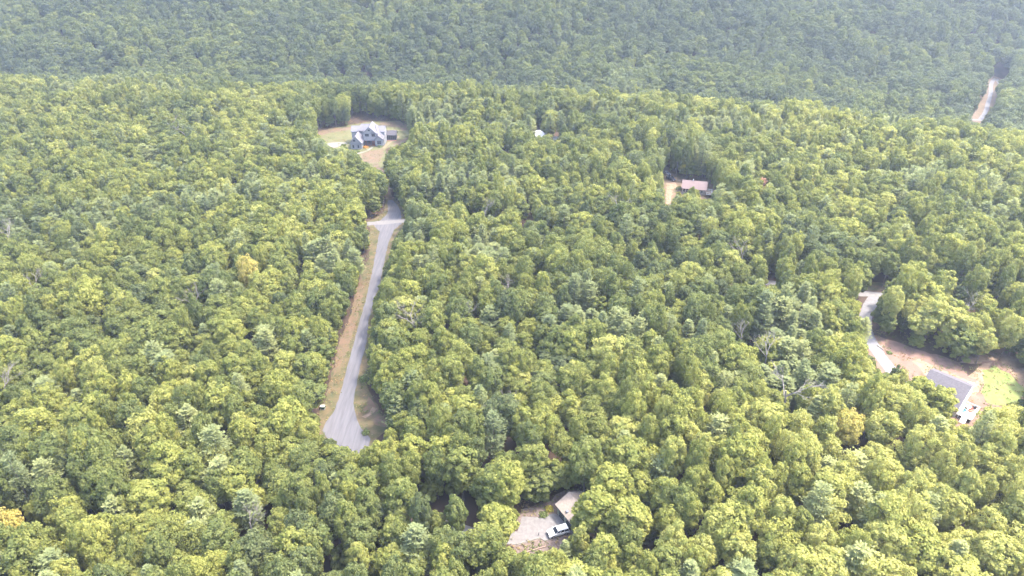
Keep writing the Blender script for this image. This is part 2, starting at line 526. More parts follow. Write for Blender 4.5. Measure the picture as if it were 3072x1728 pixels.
def trunk_mesh(seed, h, r, limbs, spread, m=None):
    rnd = random.Random(seed)
    mb = MB()
    p = Vector((0, 0, -.3))
    top = h * .72
    n = 5
    pts = [p]
    for i in range(1, n + 1):
        pts.append(Vector((rnd.uniform(-.2, .2) * i * .4, rnd.uniform(-.2, .2) * i * .4, top * i / n)))
    for i in range(n):
        mb.tube(pts[i], pts[i + 1], r * (1 - .14 * i), r * (1 - .14 * (i + 1)), 7)
    for k in range(limbs):
        b = pts[2 + k % 3].lerp(pts[3 + k % 3], rnd.random())
        a = k * 2.4 + rnd.uniform(-.4, .4)
        e = b + Vector((math.cos(a) * spread, math.sin(a) * spread, spread * rnd.uniform(.6, 1.2)))
        mid = b.lerp(e, .5) + Vector((0, 0, -.3))
        mb.tube(b, mid, r * .42, r * .28, 5)
        mb.tube(mid, e, r * .28, r * .08, 5)
    return mb.mesh("trunk", m or M['bark'])

def pine_crown(seed, h=21.0, rad=3.6, low=.28, dens=1.0, conic=.75):
    rng = np.random.default_rng(seed)
    C, N, S, K, D = [], [], [], [], []
    z = h * low
    while z < h * .985:
        t = (z - h * low) / (h * (1 - low))
        L = rad * (1 - t) ** conic * (.55 + .45 * min(1, t * 4 + .3)) * rng.uniform(.75, 1.12) + .25
        nb = int(rng.integers(5, 8)) if t < .85 else 5
        a0 = rng.uniform(0, 6.28)
        for b in range(nb):
            if rng.random() < .08:
                continue
            a = a0 + b * 6.283 / nb + rng.normal() * .15
            l = L * rng.uniform(.72, 1.15)
            up = .10 + .55 * t + rng.normal() * .07
            q = int(14 + 38 * l / rad * dens)
            s = rng.uniform(.22, 1.0, q) ** .75
            side = rng.normal(size=q) * (.10 + .16 * s) * l
            x = s * l
            zz = z + x * up - .02 * x * x + rng.normal(size=q) * .10
            ca, sa = math.cos(a), math.sin(a)
            C.append(np.stack([ca * x - sa * side, sa * x + ca * side, zz], 1))
            N.append(np.stack([rng.normal(size=q) * .35 - ca * up * .6, rng.normal(size=q) * .35 - sa * up * .6, np.ones(q)], 1))
            ang = a + side / (l + .1) * 1.6 + rng.normal(size=q) * .4
            D.append(np.stack([np.cos(ang), np.sin(ang), np.full(q, .25)], 1))
            S.append(rng.uniform(.26, .48, q))
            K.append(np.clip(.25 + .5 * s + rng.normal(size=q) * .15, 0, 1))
        z += rng.uniform(.75, 1.15) * (h / 21)
    q = 30
    C.append(np.stack([rng.normal(size=q) * .12, rng.normal(size=q) * .12, h * rng.uniform(.93, 1.0, q)], 1))
    N.append(rng.normal(size=(q, 3))); D.append(np.tile([0., 0, 1], (q, 1)) + rng.normal(size=(q, 3)) * .3)
    S.append(np.full(q, .3)); K.append(np.full(q, .7))
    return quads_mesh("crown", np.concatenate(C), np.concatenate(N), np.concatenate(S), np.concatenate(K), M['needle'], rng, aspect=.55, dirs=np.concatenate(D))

def pine_trunk(seed, h, r):
    rnd = random.Random(seed)
    mb = MB()
    mb.tube((0, 0, -.3), (0.1, 0, h * .5), r, r * .65, 7).tube((.1, 0, h * .5), (0, 0, h * .97), r * .65, .03, 6)
    z = h * .12
    while z < h * .32:
        a = rnd.uniform(0, 6.28)
        mb.tube((0, 0, z), (math.cos(a) * 1.1, math.sin(a) * 1.1, z - .1), .05, .02, 4)
        z += .9
    return mb.mesh("trunk", M['bark'])

def dead_mesh(seed, h, spread, depth=4, r=.2):
    rnd = random.Random(seed)
    mb = MB()
    def grow(p, d, l, r, lev):
        q = p + d * l
        mid = p.lerp(q, .5) + Vector((rnd.uniform(-.06, .06), rnd.uniform(-.06, .06), 0)) * l
        mb.tube(p, mid, r, r * .82, 5 if lev > 1 else 4)
        mb.tube(mid, q, r * .82, r * .62, 5 if lev > 1 else 4)
        if lev == 0:
            return
        for i in range(3 if lev > 1 else 4):
            a = rnd.uniform(0, 6.28)
            ax = Vector((math.cos(a), math.sin(a), rnd.uniform(.1, .5)))
            nd = (d * rnd.uniform(.7, 1.1) + ax * spread).normalized()
            grow(p.lerp(q, rnd.uniform(.55, 1)), nd, l * rnd.uniform(.5, .75), r * .5, lev - 1)
    mb.tube((0, 0, -.3), (0, 0, h * .3), r, r * .85, 7)
    grow(Vector((0, 0, h * .3)), Vector((0, 0, 1)), h * .34, r * .85, depth)
    return mb.mesh("branches", M['deadwood'])

NB, NP = 12, 4
BROAD = []
for k in range(9):
    low = [.28, .24, .34, .27, .30, .2, .33, .26, .38][k]
    crown = broad_crown(100 + k, rad=4.5, h=18, low=low, n_lobes=[72, 90, 60, 100, 82, 64, 94, 76, 54][k],
                        leaves=[66, 58, 76, 52, 62, 72, 56, 66, 52][k], size=[.31, .29, .34, .27, .30, .33, .28, .31, .30][k],
                        top=[1.25, 1.0, 1.4, .95, 1.3, 1.5, 1.1, 1.3, 1.2][k], sparse=[1, 1, 1, 1, 1, 1, 1, .85, .6][k])
    BROAD.append((crown, trunk_mesh(200 + k, 18, .24, 6, 2.6)))
for k, (lo_, nl_) in enumerate(((.06, 46), (.10, 40), (.03, 52))):
    BROAD.append((broad_crown(150 + k, rad=4.5, h=18, low=lo_, n_lobes=nl_, leaves=64, size=[.62, .55, .66][k], top=.8), trunk_mesh(250 + k, 18, .16, 4, 2.2)))
PINE = [(pine_crown(300 + k, rad=[3.9, 4.5, 3.5, 4.3][k], conic=[.5, .42, .62, .48][k], low=[.28, .36, .22, .3][k]), pine_trunk(400 + k, 21, .23)) for k in range(NP)]
DEAD = [dead_mesh(500 + k, 15, [.7, .55, .9][k]) for k in range(3)]

# ------------------------------------------------------------------ where trees stand
HOUSE_CLEAR = [(945,397),(985,388),(1052,378),(1052,352),(1100,350),(1195,372),(1228,382),(1225,412),(1222,420),(1188,433),(1160,442),(1156,463),(1148,486),(1150,500),(1146,510),(1130,505),(1125,490),(1095,484),(1082,470),(1074,455),(1052,448),(1040,432),(1020,428),(1008,440),(975,425),(970,405)]
PADCLEAR = [(1564,1545),(1568,1530),(1600,1526),(1622,1546),(1650,1528),(1664,1512),(1700,1492),(1724,1490),(1712,1540),(1716,1570),(1722,1590),(1700,1606),(1668,1624),(1640,1640),(1600,1655),(1582,1656),(1556,1640),(1546,1626),(1552,1600),(1560,1575)]
DRIVE1 = [(2596,886),(2610,878),(2652,880),(2628,902),(2610,928),(2606,945),(2582,950),(2586,918)]
DRIVE2 = [(2592,1006),(2602,1003),(2640,1016),(2700,1032),(2760,1062),(2830,1080),(2870,1100),(2900,1134),(2940,1124),(2955,1092),(2990,1100),(3030,1130),(3062,1165),(3050,1195),(2985,1208),(2965,1225),(2950,1245),(2930,1262),(2905,1270),(2872,1245),(2862,1215),(2838,1175),(2812,1142),(2788,1138),(2770,1118),(2740,1110),(2700,1085),(2672,1092),(2682,1120),(2655,1108),(2620,1062)]
CABIN = [(1990,510),(2024,530),(2040,540),(2120,545),(2130,568),(2128,583),(2112,582),(2096,566),(2072,548),(2066,570),(2042,570),(2024,572),(2012,608),(1999,603),(1995,555)]
VALLEY = [(2915,352),(2946,362),(2958,338),(2972,312),(2980,285),(2990,245),(2990,232),(2974,238),(2966,262),(2966,285),(2948,292),(2936,318),(2916,345)]
CLEAR = [HOUSE_CLEAR, [(x, y) for x, y in VERGE if True], PADCLEAR, DRIVE1, DRIVE2, CABIN, VALLEY,
         [(1602,397),(1613,389),(1628,397),(1624,402),(1606,402)], [(1660,412),(1672,406),(1673,415),(1662,416)],
         [(1764,1570),(1798,1562),(1803,1598),(1782,1610),(1763,1600)], [(1400,1594),(1432,1601),(1418,1616)],
         [(2200,838),(2228,834),(2236,840),(2204,845)], [(2912,912),(2955,917),(2950,924),(2918,922)], [(1562,643),(1598,647),(1608,656),(1570,652)],
         [(1512,439),(1530,439),(1530,446),(1512,446)], [(2640,850),(2660,852),(2655,862),(2636,862)], [(2300,846),(2326,851),(2310,855)],
         [(2110,556),(2132,562),(2132,588),(2108,586)]]
VERGE_CLEAR = [(1112,690),(1111,775),(1090,814),(1066,894),(1050,973),(1026,1010),(1010,1100),(994,1131),(984,1203),(966,1224),(962,1275),(975,1300),(1000,1312),(1070,1346),(1103,1338),(1120,1315),(1156,1285),(1147,1249),(1128,1215),(1108,1187),(1094,1150),(1098,1110),(1100,1060),(1102,1025),(1105,961),(1122,894),(1140,854),(1157,775),(1174,723),(1190,695),(1208,676),(1205,650),(1203,612),(1176,600),(1163,602),(1158,640),(1118,655),(1100,664),(1098,674)]
CLEAR[1] = VERGE_CLEAR
# ground no tree may stand on, in world metres
def W(poly):
    return [at(*p) for p in poly]
HX, HY = at(1087.5, 447.8)
NOSTAND = [W(HOUSE_CLEAR), W(VERGE), W(PAD), W(CABIN),
           [(HX - 10, HY - 4), (HX + 20, HY - 4), (HX + 20, HY + 24), (HX - 10, HY + 24)],
           [(9, 104), (13, 101), (23, 107), (19, 117), (10, 112)], [(109, 152), (119, 139), (126, 139), (133, 146), (131, 152), (121, 163)],
           [(74, 288), (94, 288), (94, 304), (74, 304)], W([(1540,1640),(1550,1560),(1566,1530),(1610,1530),(1720,1480),(1760,1560),(1740,1620),(1600,1665)]),
           W([(2590,1005),(2640,1015),(2830,1075),(2900,1130),(2955,1085),(3020,1080),(3130,1130),(3120,1210),(2960,1250),(2890,1270),(2780,1170),(2640,1090)]),
           [(22, 370), (46, 366), (48, 392), (24, 396)]]
LINES = [([at(*p) for p in [(1040,678),(1215,661),(1320,668),(1500,712),(1670,745),(1900,790),(2200,840),(2400,862),(2640,884),(2760,893),(2930,918),(3300,990)]], 3.6),
         ([at(*p) for p in [(2632,884),(2603,915),(2584,960),(2596,1010),(2640,1072),(2705,1150)]], 3.6),
         ([at(*p) for p in [(1172,606),(1150,540),(1125,490)]], 3.2),
         ([at(*p) for p in [(1555,1614),(1500,1622),(1415,1606),(1330,1570),(1250,1560)]], 3.4),
         ([vat(*p) for p in [(2925,368),(2962,315),(2975,262),(2990,228),(3040,190)]], 5.5),
         ([vat(*p) for p in [(2780,352),(2915,361),(3080,378)]], 5.0)]
def seg_dist(x, y, a, b):
    dx, dy = b[0] - a[0], b[1] - a[1]
    t = max(0, min(1, ((x - a[0]) * dx + (y - a[1]) * dy) / (dx * dx + dy * dy + 1e-9)))
    return math.hypot(x - a[0] - t * dx, y - a[1] - t * dy)
def can_stand(x, y):
    for P in NOSTAND:
        if inpoly(x, y, P):
            return False
    for L, w in LINES:
        for a, b in zip(L, L[1:]):
            if seg_dist(x, y, a, b) < w:
                return False
    return True
BOX = [(min(p[0] for p in P) - 2, min(p[1] for p in P) - 2, max(p[0] for p in P) + 2, max(p[1] for p in P) + 2) for P in CLEAR]
SMALL = [P + [(sum(p[0] for p in P) / len(P), sum(p[1] for p in P) / len(P))] for P in CLEAR if max(p[0] for p in P) - min(p[0] for p in P) < 30]
SBOX = [(min(p[0] for p in P), min(p[1] for p in P), max(p[0] for p in P), max(p[1] for p in P)) for P in SMALL]
def hides(x, y, z0, h, r, low):
    """does the crown stand before something the photograph shows clear?"""
    pts, discs = [], []
    for zf, rf in ((low, .6), (low * .5 + .5, 1.08), (.86, .78), (1.0, .2)):
        cx, cy, dep = proj(x, y, z0 + h * zf)
        rp = FPX * r * rf / dep
        discs.append((cx, cy, rp))
        for k in range(12):
            a = k * math.pi / 6
            pts.append((cx + rp * math.cos(a), cy + rp * .8 * math.sin(a)))
        pts.append((cx, cy))
    for cx, cy, rp in discs:
        for P, (a, b, c, d) in zip(SMALL, SBOX):
            if cx + rp < a or cx - rp > c or cy + rp < b or cy - rp > d:
                continue
            for qx, qy in P:
                if (qx - cx) ** 2 + ((qy - cy) / .8) ** 2 < rp * rp:
                    return True
    for px, py in pts:
        for P, (a, b, c, d) in zip(CLEAR, BOX):
            if a <= px <= c and b <= py <= d and inpoly(px, py, P):
                return True
    return False

rnd = random.Random(11)
def nz(x, y, s, k):
    return mnoise.noise(Vector((x / s, y / s, k)))

TREES = []       # x, y, z, kind, variant, radius scale, height scale, rot, tint, lean
FIXED = []
def taken(x, y, d=4.6):
    return any(abs(x - a) < d and abs(y - b) < d for a, b in FIXED)

# dead and coloured trees the photograph shows, by their crown's middle
DEADPX = [(1244,985,13,5.0),(1385,975,14,4.0),(1520,895,14,3.6),(590,925,14,4.6),(120,885,14,4.4),(28,722,15,4.2),(2350,1200,16,6.0),(1500,1245,14,5.0),(1852,640,15,5.0),
          (2225,785,14,4.0),(1455,650,14,4.4),(560,415,15,4.4),(522,395,15,3.6),(2295,1085,14,4.6),(2690,180,14,4.0),(2890,940,13,4.0),(2222,1030,12,3.6),(2600,330,14,3.6),(12,1190,14,4.4),(755,1590,12,3.4)]
for px, py, h, r in DEADPX:
    if py < 350:
        x, y = at(px, py, -20)
    else:
        x, y = at(px, py, h * .62)
    FIXED.append((x, y))
YELLOW = [(745, 815, 20, 3.4, .87, 'b'), (2285, 560, 13, 2.4, 1.0, 'p'), (1830, 1060, 19, 5.4, .80, 'b'), (1380, 935, 17, 4.2, .02, 'g'), (2545, 1280, 16, 3.6, .86, 'b'), (25, 1585, 16, 3.2, .88, 'b'), (860, 1260, 18, 5.0, .62, 'b'), (560, 1290, 0, 0, 0, 'x')]
for px, py, h, r, t, k in YELLOW:
    if k == 'x':
        continue
    x, y = at(px, py, h * .7)
    FIXED.append((x, y))
    TREES.append([x, y, 0, 'p' if k == 'p' else 'b', 1 if k == 'p' else 3, r / (3.6 if k == 'p' else 4.5), h / (21 if k == 'p' else 18), rnd.uniform(0, 6.28), .22 if k == 'g' else t])

for fx_, fy_, h_, r_, t_ in ((18.3, 102.4, 15.5, 4.6, .6), (22.5, 109.0, 16, 4.8, .66), (17.0, 115.5, 17, 4.2, .35), (24.5, 100.0, 16, 4.6, .7), (*at(2822, 1198, 11), 15, 4.4, .68), (*at(2760, 1165, 11), 15, 4.2, .62), (*at(1592, 1508), 8.5, 2.7, .35), (*at(1624, 1500), 9.0, 2.8, .3), (*at(1655, 1476), 9.5, 3.0, .38), (*at(1488, 1560, 9.5), 14, 4.1, .6), (*at(1742, 1612), 7.5, 2.5, .55), (4.5, 117.5, 14, 4.0, .4), (-1.5, 113.5, 13, 4.2, .5)):
    FIXED.append((fx_, fy_))
    TREES.append([fx_, fy_, 0, 'b', (9 if h_ < 10 else 5 if t_ > .5 else 1), r_ / 4.5, h_ / 18, rnd.uniform(0, 6.28), t_])

def scatter():
    cell = 4.95
    y = 22.0
    row = 0
    while y < 470:
        xm = 1536 / FPX * (y * CS + CAMH * SN) + 60
        x = -xm + (cell * .5 if row % 2 else 0)
        while x < xm:
            px, py = x + rnd.uniform(-2, 2), y + rnd.uniform(-2, 2)
            x += cell
            if py > ridge_y(px) + 55 or taken(px, py) or not can_stand(px, py):
                continue
            if rnd.random() < .02:
                continue
            ix, iy, _ = proj(px, py, 0)
            if ix > 2790 and 900 < iy < 1260 and rnd.random() < .5:
                continue
            z0 = ground_z(px, py)
            pn = nz(px, py, 45, 7.7) + nz(px, py, 14, 2.2) * .6 + (.12 if py > 260 else 0)
            pine = pn > .46 or rnd.random() < .08
            hn = nz(px, py, 30, 1.3)
            if pine:
                h, r, low = 15.5 + hn * 6 + rnd.uniform(-2.5, 3.5), rnd.uniform(2.6, 3.7), .3
            else:
                h, r, low = 15.6 + hn * 6.0 + rnd.uniform(-3.4, 3.6), rnd.choice([2.3, 2.7, 3.1, 3.4, 4.3]) + rnd.uniform(-.3, .5), .3
            ok = False
            for s in (1, .86, .72, .58):
                if not hides(px, py, z0, h * s, r * max(s, .75), low):
                    ok = True
                    break
            if not ok:
                continue
            h *= s
            r *= max(s, .75)
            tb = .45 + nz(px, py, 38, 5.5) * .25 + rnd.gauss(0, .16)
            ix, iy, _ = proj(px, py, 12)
            tb += .34 * sstep((px - 5) / 60) * sstep((190 - py) / 70)  # lower-right leaves yellower, with the sunlit area's brightness put into the tint
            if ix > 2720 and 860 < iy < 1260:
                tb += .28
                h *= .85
            if not pine:
                tb = max(.02, min(.79, tb))
                if False:
                    tb = .88
            else:
                tb = max(.02, min(.75, tb))
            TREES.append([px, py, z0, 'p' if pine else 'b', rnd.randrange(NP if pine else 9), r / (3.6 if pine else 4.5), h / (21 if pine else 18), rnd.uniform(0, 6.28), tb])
        y += cell * .92
        row += 1
scatter()

def fill_edges():
    """young low-branched trees under and between the big ones, thickest along the clearings"""
    near = {}
    for t in TREES:
        near.setdefault((int(t[0] // 6), int(t[1] // 6)), []).append((t[0], t[1]))
    cell = 4.4
    y = 24.0
    while y < 440:
        xm = 1536 / FPX * (y * CS + CAMH * SN) + 50
        x = -xm
        while x < xm:
            px, py = x + rnd.uniform(-1.8, 1.8), y + rnd.uniform(-1.8, 1.8)
            x += cell
            if py > ridge_y(px) + 40 or not can_stand(px, py):
                continue
            edge = False
            for k in range(8):
                a = k * math.pi / 4
                if not can_stand(px + 9 * math.cos(a), py + 9 * math.sin(a)):
                    edge = True
                    break
            gap = not any((u - px) ** 2 + (w_ - py) ** 2 < 17 for gx in (-1, 0, 1) for gy in (-1, 0, 1) for u, w_ in near.get((int(px // 6) + gx, int(py // 6) + gy), ()))
            if rnd.random() > (.92 if gap else .85 if edge else .12) or taken(px, py, 1.5):
                continue
            h, r = rnd.uniform(5.5, 10.5), rnd.uniform(2.0, 3.4)
            if gap:
                h, r = h + 3.5, r + .5
            for s in (1, .75, .5, .32):
                if not hides(px, py, 0, h * s, r * max(s, .5), .1):
                    TREES.append([px, py, ground_z(px, py), 'b', 9 + rnd.randrange(3), r * max(s, .5) / 4.5, h * s / 18, rnd.uniform(0, 6.28), max(.02, min(.78, .42 + rnd.gauss(0, .18)))])
                    break
        y += cell
fill_edges()

FAR = []
def scatter_far():
    cell = 7.3
    y = 400.0
    while y < 1000:
        xm = 1536 / FPX * (y * CS + CAMH * SN) + 90
        x = -xm
        while x < xm:
            px, py = x + rnd.uniform(-3, 3), y + rnd.uniform(-3, 3)
            x += cell
            if py <= ridge_y(px) + 55:
                continue
            z0 = ground_z(px, py)
            pine = nz(px, py, 60, 4.1) + rnd.random() * .5 > .72
            if not can_stand(px, py):
                continue
            h, r = (19 + nz(px, py, 50, 9) * 9 + rnd.uniform(-4, 5)), rnd.uniform(3.8, 6.0)
            if pine:
                h, r = h + 3, r * .85
            if hides(px, py, z0, h, r, .35):
                h, r = h * .6, r * .6
                if hides(px, py, z0, h, r, .35):
                    continue
            tb = max(.0, min(.6, .12 + nz(px, py, 70, 6.5) * .3 + rnd.gauss(0, .13)))  # far crowns darker: part of the hillside's shade is put into the tint
            FAR.append([px, py, z0, 'p' if pine else 'b', rnd.randrange(NP if pine else 9), r / (3.6 if pine else 4.5), h / (21 if pine else 18), rnd.uniform(0, 6.28), tb])
        y += cell * .9
scatter_far()

# ------------------------------------------------------------------ single trees with labels
ONES = "zero one two three four five six seven eight nine ten eleven twelve thirteen fourteen fifteen sixteen seventeen eighteen nineteen".split()
TENS = "zero ten twenty thirty forty fifty sixty seventy eighty ninety".split()
def num(n):
    n = max(0, min(99, n))
    return ONES[n] if n < 20 else TENS[n // 10] + ("-" + ONES[n % 10] if n % 10 else "")
def tone(k, t, r):
    size = "big" if r > 1.08 else ("small" if r < .82 else "medium")
    if k == 'p':
        c = "dark green" if t < .22 else "green" if t < .45 else "pale green" if t < .9 else "rust-brown"
    else:
        c = "dark green" if t < .22 else "green" if t < .42 else "light green" if t < .58 else "yellow-green" if t < .76 else "pale olive" if t < .87 else "golden yellow"
    return size + " " + c
ROADL = [at(*p) for p in [(1040,1340),(1050,1250),(1060,1100),(1100,900),(1150,760),(1165,660),(1165,600)]]
def where(x, y):
    if math.hypot(x - 10, y - 106) < 17:
        return "near the parked white car"
    if math.hypot(x - 122, y - 148) < 26:
        return "near the white-decked house"
    d = min(seg_dist(x, y, a, b) for a, b in zip(ROADL, ROADL[1:]))
    ix = proj(x, y, 10)[0]
    if d < 13:
        return "edging the grey gravel road"
    if y < 205 and ix < 1000:
        return "left of the gravel road"
    if ix < 1400:
        return "below the gravel road" if y < 135 else "past the gravel road"
    return "downhill of the white car" if y < 95 else "in the right-hand woods"

used = set()
def pct(x, y, z):
    px, py, _ = proj(x, y, z)
    a, b = int(round(px / 30.72)), int(round(py / 17.28))
    for da, db in ((0, 0), (1, 0), (0, 1), (-1, 0), (0, -1), (1, 1), (-1, 1)):
        if (a + da, b + db) not in used:
            used.add((a + da, b + db))
            return a + da, b + db
    return a, b
def place_label(t, x, y, z, w=None):
    a, b = pct(x, y, z)
    return "%s, %s, %s percent across and %s down" % (t, w or where(x, y), num(a), num(b))

def screen(t):
    h = (18 if t[3] == 'b' else 21) * t[6]
    px, py, dep = proj(t[0], t[1], t[2] + h * .78)
    return px, py, (4.5 if t[3] == 'b' else 3.6) * t[5] / dep
cand = {'b': [], 'p': []}
for i, t in enumerate(TREES):
    px, py, s = screen(t)
    if 8 < px < 3064 and 8 < py < 1720:
        cand[t[3]].append((-s if t[8] < .87 or t[3] == 'b' and t[8] < .87 else -9, i))
NMAX = {'b': 300, 'p': 170}
single = set()
for k in 'bp':
    cand[k].sort()
    single |= {i for _, i in cand[k][:NMAX[k]]}

firsts = {}
def place_tree(t):
    x, y, z, k, v, rs, hs, rot, tint = t
    crown_me, trunk_me = (BROAD if k == 'b' else PINE)[v]
    h = (18 if k == 'b' else 21) * hs
    nm = "broadleaf_tree" if k == 'b' else "pine_tree"
    ttone = tone(k, tint, rs) + (" broadleaf" if k == 'b' else " pine")
    e = thing(nm, place_label(ttone, x, y, z + h * .72), "tree" if k == 'b' else "pine tree", (x, y, z), rot,
              "broadleaf trees of the woods" if k == 'b' else "pine trees among the broadleaf trees")
    e.scale = (rs, rs, hs)
    for nm2, me in (("trunk", trunk_me), ("crown", crown_me)):
        o = bpy.data.objects.new(nm2, me)
        COL.objects.link(o)
        o.parent = e
        o["tint"] = float(tint)
        if nm2 == "crown":
            firsts.setdefault((k, v), {})['crown'] = o
        else:
            firsts.setdefault((k, v), {})['trunk'] = o
# every variety must exist once as a single tree: the woods repeat them
for k, n in (('b', NB), ('p', NP)):
    for v in range(n):
        if not any(TREES[i][3] == k and TREES[i][4] == v for i in single):
            own = [i for i, t in enumerate(TREES) if t[3] == k and t[4] == v and 60 < screen(t)[0] < 3000 and 700 < screen(t)[1] < 1700]
            if own:
                single.add(max(own, key=lambda i: screen(TREES[i])[2]))
            else:
                TREES[next(i for i in sorted(single) if TREES[i][3] == k)][4] = v
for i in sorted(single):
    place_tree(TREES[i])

for j, (px, py, h, r) in enumerate(DEADPX):
    x, y = FIXED[j]
    if py < 350:
        z = ground_z(x, y)
        x, y = at(px, py, z + h * .6)
        z = ground_z(x, y)
    else:
        z = 0
    e = thing("dead_tree", "leafless grey dead tree in the canopy, " + "%s percent across and %s down" % (num(round(px / 30.72)), num(round(py / 17.28))), "dead tree", (x, y, z), rnd.uniform(0, 6.28), "bare dead trees in the canopy")
    e.scale = (r / 3.0, r / 3.0, h / 11.8)
    o = bpy.data.objects.new("branches", DEAD[j % 3])
    COL.objects.link(o)
    o.parent = e

# ------------------------------------------------------------------ the rest of the woods (uncountable): one object of repeated trees
def woods(name, trees, trunks):
    me = bpy.data.meshes.new(name)
    me.from_pydata([(t[0], t[1], t[2]) for t in trees], [], [])
    def add(nm, ty, vals, key):
        a = me.attributes.new(nm, ty, 'POINT')
        a.data.foreach_set(key, vals)
    add("tint", 'FLOAT', [t[8] for t in trees], "value")
    add("variety", 'INT', [t[4] + (0 if t[3] == 'b' else NB) for t in trees], "value")
    rot, scl = [], []
    for t in trees:
        rot += [0.0, 0.0, t[7]]
        scl += [t[5], t[5], t[6]]
    add("turn", 'FLOAT_VECTOR', rot, "vector")
    add("size", 'FLOAT_VECTOR', scl, "vector")
    o = bpy.data.objects.new(name, me)
    COL.objects.link(o)
    ng = bpy.data.node_groups.new(name, 'GeometryNodeTree')
    ng.interface.new_socket("Geometry", in_out='INPUT', socket_type='NodeSocketGeometry')
    ng.interface.new_socket("Geometry", in_out='OUTPUT', socket_type='NodeSocketGeometry')
    N, L = ng.nodes, ng.links
    gi, go = N.new("NodeGroupInput"), N.new("NodeGroupOutput")
    join = N.new("GeometryNodeJoinGeometry")
    def named(nm, ty):
        n = N.new("GeometryNodeInputNamedAttribute")
        n.data_type = ty
        n.inputs["Name"].default_value = nm
        return n
    var, turn, size = named("variety", 'INT'), named("turn", 'FLOAT_VECTOR'), named("size", 'FLOAT_VECTOR')
    for idx in range(NB + NP):
        key = ('b', idx) if idx < NB else ('p', idx - NB)
        cmp_ = N.new("FunctionNodeCompare")
        cmp_.data_type = 'INT'
        cmp_.operation = 'EQUAL'
        ins = [s for s in cmp_.inputs if s.type == 'INT']
        L.new(var.outputs[0], ins[0])
        ins[1].default_value = idx
        for part in (('crown', 'trunk') if trunks else ('crown',)):
            oi = N.new("GeometryNodeObjectInfo")
            oi.inputs[0].default_value = firsts[key][part]
            oi.inputs["As Instance"].default_value = True
            iop = N.new("GeometryNodeInstanceOnPoints")
            L.new(gi.outputs[0], iop.inputs["Points"])
            L.new(cmp_.outputs[0], iop.inputs["Selection"])
            L.new(oi.outputs["Geometry"], iop.inputs["Instance"])
            L.new(turn.outputs[0], iop.inputs["Rotation"])
            L.new(size.outputs[0], iop.inputs["Scale"])
            L.new(iop.outputs[0], join.inputs[0])
    L.new(join.outputs[0], go.inputs[0])
    md = o.modifiers.new("woods", 'NODES')
    md.node_group = ng
    return struct(o, 'stuff')
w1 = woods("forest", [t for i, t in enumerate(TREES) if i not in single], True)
w1['label'] = "dense green woods covering the plateau beyond the closer trees"
w2 = woods("distant_forest", FAR, False)
w2['label'] = "hazy blue-green woods on the far hillside"
print("TREES", len(TREES), "single", len(single), "FAR", len(FAR))

# ------------------------------------------------------------------ weeds on the verges and in the clearings
def weeds():
    rng = np.random.default_rng(77)
    m = leaf_mat("weeds", [(0.0, (.10, .11, .05)), (1.0, (.10, .11, .05))], .2)
    nt = m.node_tree
    rp = nt.nodes.new("ShaderNodeValToRGB")
    ramp_stops(rp, [(0.0, (.11, .135, .055)), (.4, (.15, .16, .06)), (.65, (.22, .19, .085)), (1.0, (.26, .165, .10))])
    at_n = [n for n in nt.nodes if n.type == 'ATTRIBUTE' and n.attribute_name == "clump"][0]
    nt.links.new(at_n.outputs["Fac"], rp.inputs[0])
    for n in nt.nodes:
        if n.type in ('BSDF_DIFFUSE', 'BSDF_TRANSLUCENT'):
            nt.links.new(rp.outputs[0], n.inputs[0])
    road, pad = W(ROAD), W(PAD)
    pts = []
    zones = [(W(VERGE), 5200), (W(HOUSE_CLEAR), 2600), (W(DRIVE2), 1600), (W(CABIN), 500), (W(PADCLEAR), 700)]
    for P, n in zones:
        xs, ys = [p[0] for p in P], [p[1] for p in P]
        k = 0
        while k < n:
            x, y = rng.uniform(min(xs) - 3, max(xs) + 3), rng.uniform(min(ys) - 3, max(ys) + 3)
            k += 1
            if inpoly(x, y, road) or inpoly(x, y, pad):
                continue
            if mnoise.noise(Vector((x / 4.5, y / 4.5, 2))) < rng.uniform(-.35, .25):
                continue
            if HX - 7 < x < HX + 17 and HY - .5 < y < HY + 20:
                continue
            if any(seg_dist(x, y, a, b) < w_ - 1.4 for L, w_ in LINES[:2] for a, b in zip(L, L[1:])):
                continue
            q = int(rng.integers(2, 7))
            c = np.clip(.5 + .9 * mnoise.noise(Vector((x / 7, y / 7, 9))) + rng.normal() * .15, 0, 1)
            for _ in range(q):
                pts.append((x + rng.normal() * .25, y + rng.normal() * .25, rng.uniform(.08, .35), c + rng.normal() * .06))
    a = np.array(pts)
    me = quads_mesh("weeds", a[:, :3], np.stack([rng.normal(size=len(a)), rng.normal(size=len(a)), np.full(len(a), 2.0)], 1), rng.uniform(.10, .26, len(a)), np.clip(a[:, 3], 0, 1), m, rng)
    o = bpy.data.objects.new("weeds", me)
    COL.objects.link(o)
    struct(o, 'stuff')
    o['label'] = "patchy weeds and dry grass on the verges and clearings"
weeds()

# ------------------------------------------------------------------ buildings
def slab_roof(mb, pts, th=.18):
    """a roof plane with thickness from its outline (top face), 3 or 4 points"""
    n = len(pts)
    low = [(p[0], p[1], p[2] - th) for p in pts]
    k = len(mb.v)
    mb.v += [tuple(p) for p in pts] + low
    mb.f.append(tuple(range(k, k + n)))
    mb.f.append(tuple(range(k + 2 * n - 1, k + n - 1, -1)))
    for i in range(n):
        j = (i + 1) % n
        mb.f.append((k + i, k + j, k + n + j, k + n + i))

def gable_y(mb, x0, x1, y0, y1, ze, zr, xc=None):
    """gable roof, ridge along y; x0,x1 eaves"""
    xc = (x0 + x1) / 2 if xc is None else xc
    slab_roof(mb, [(x0, y0, ze), (xc, y0, zr), (xc, y1, zr), (x0, y1, ze)])
    slab_roof(mb, [(xc, y0, zr), (x1, y0, ze), (x1, y1, ze), (xc, y1, zr)])

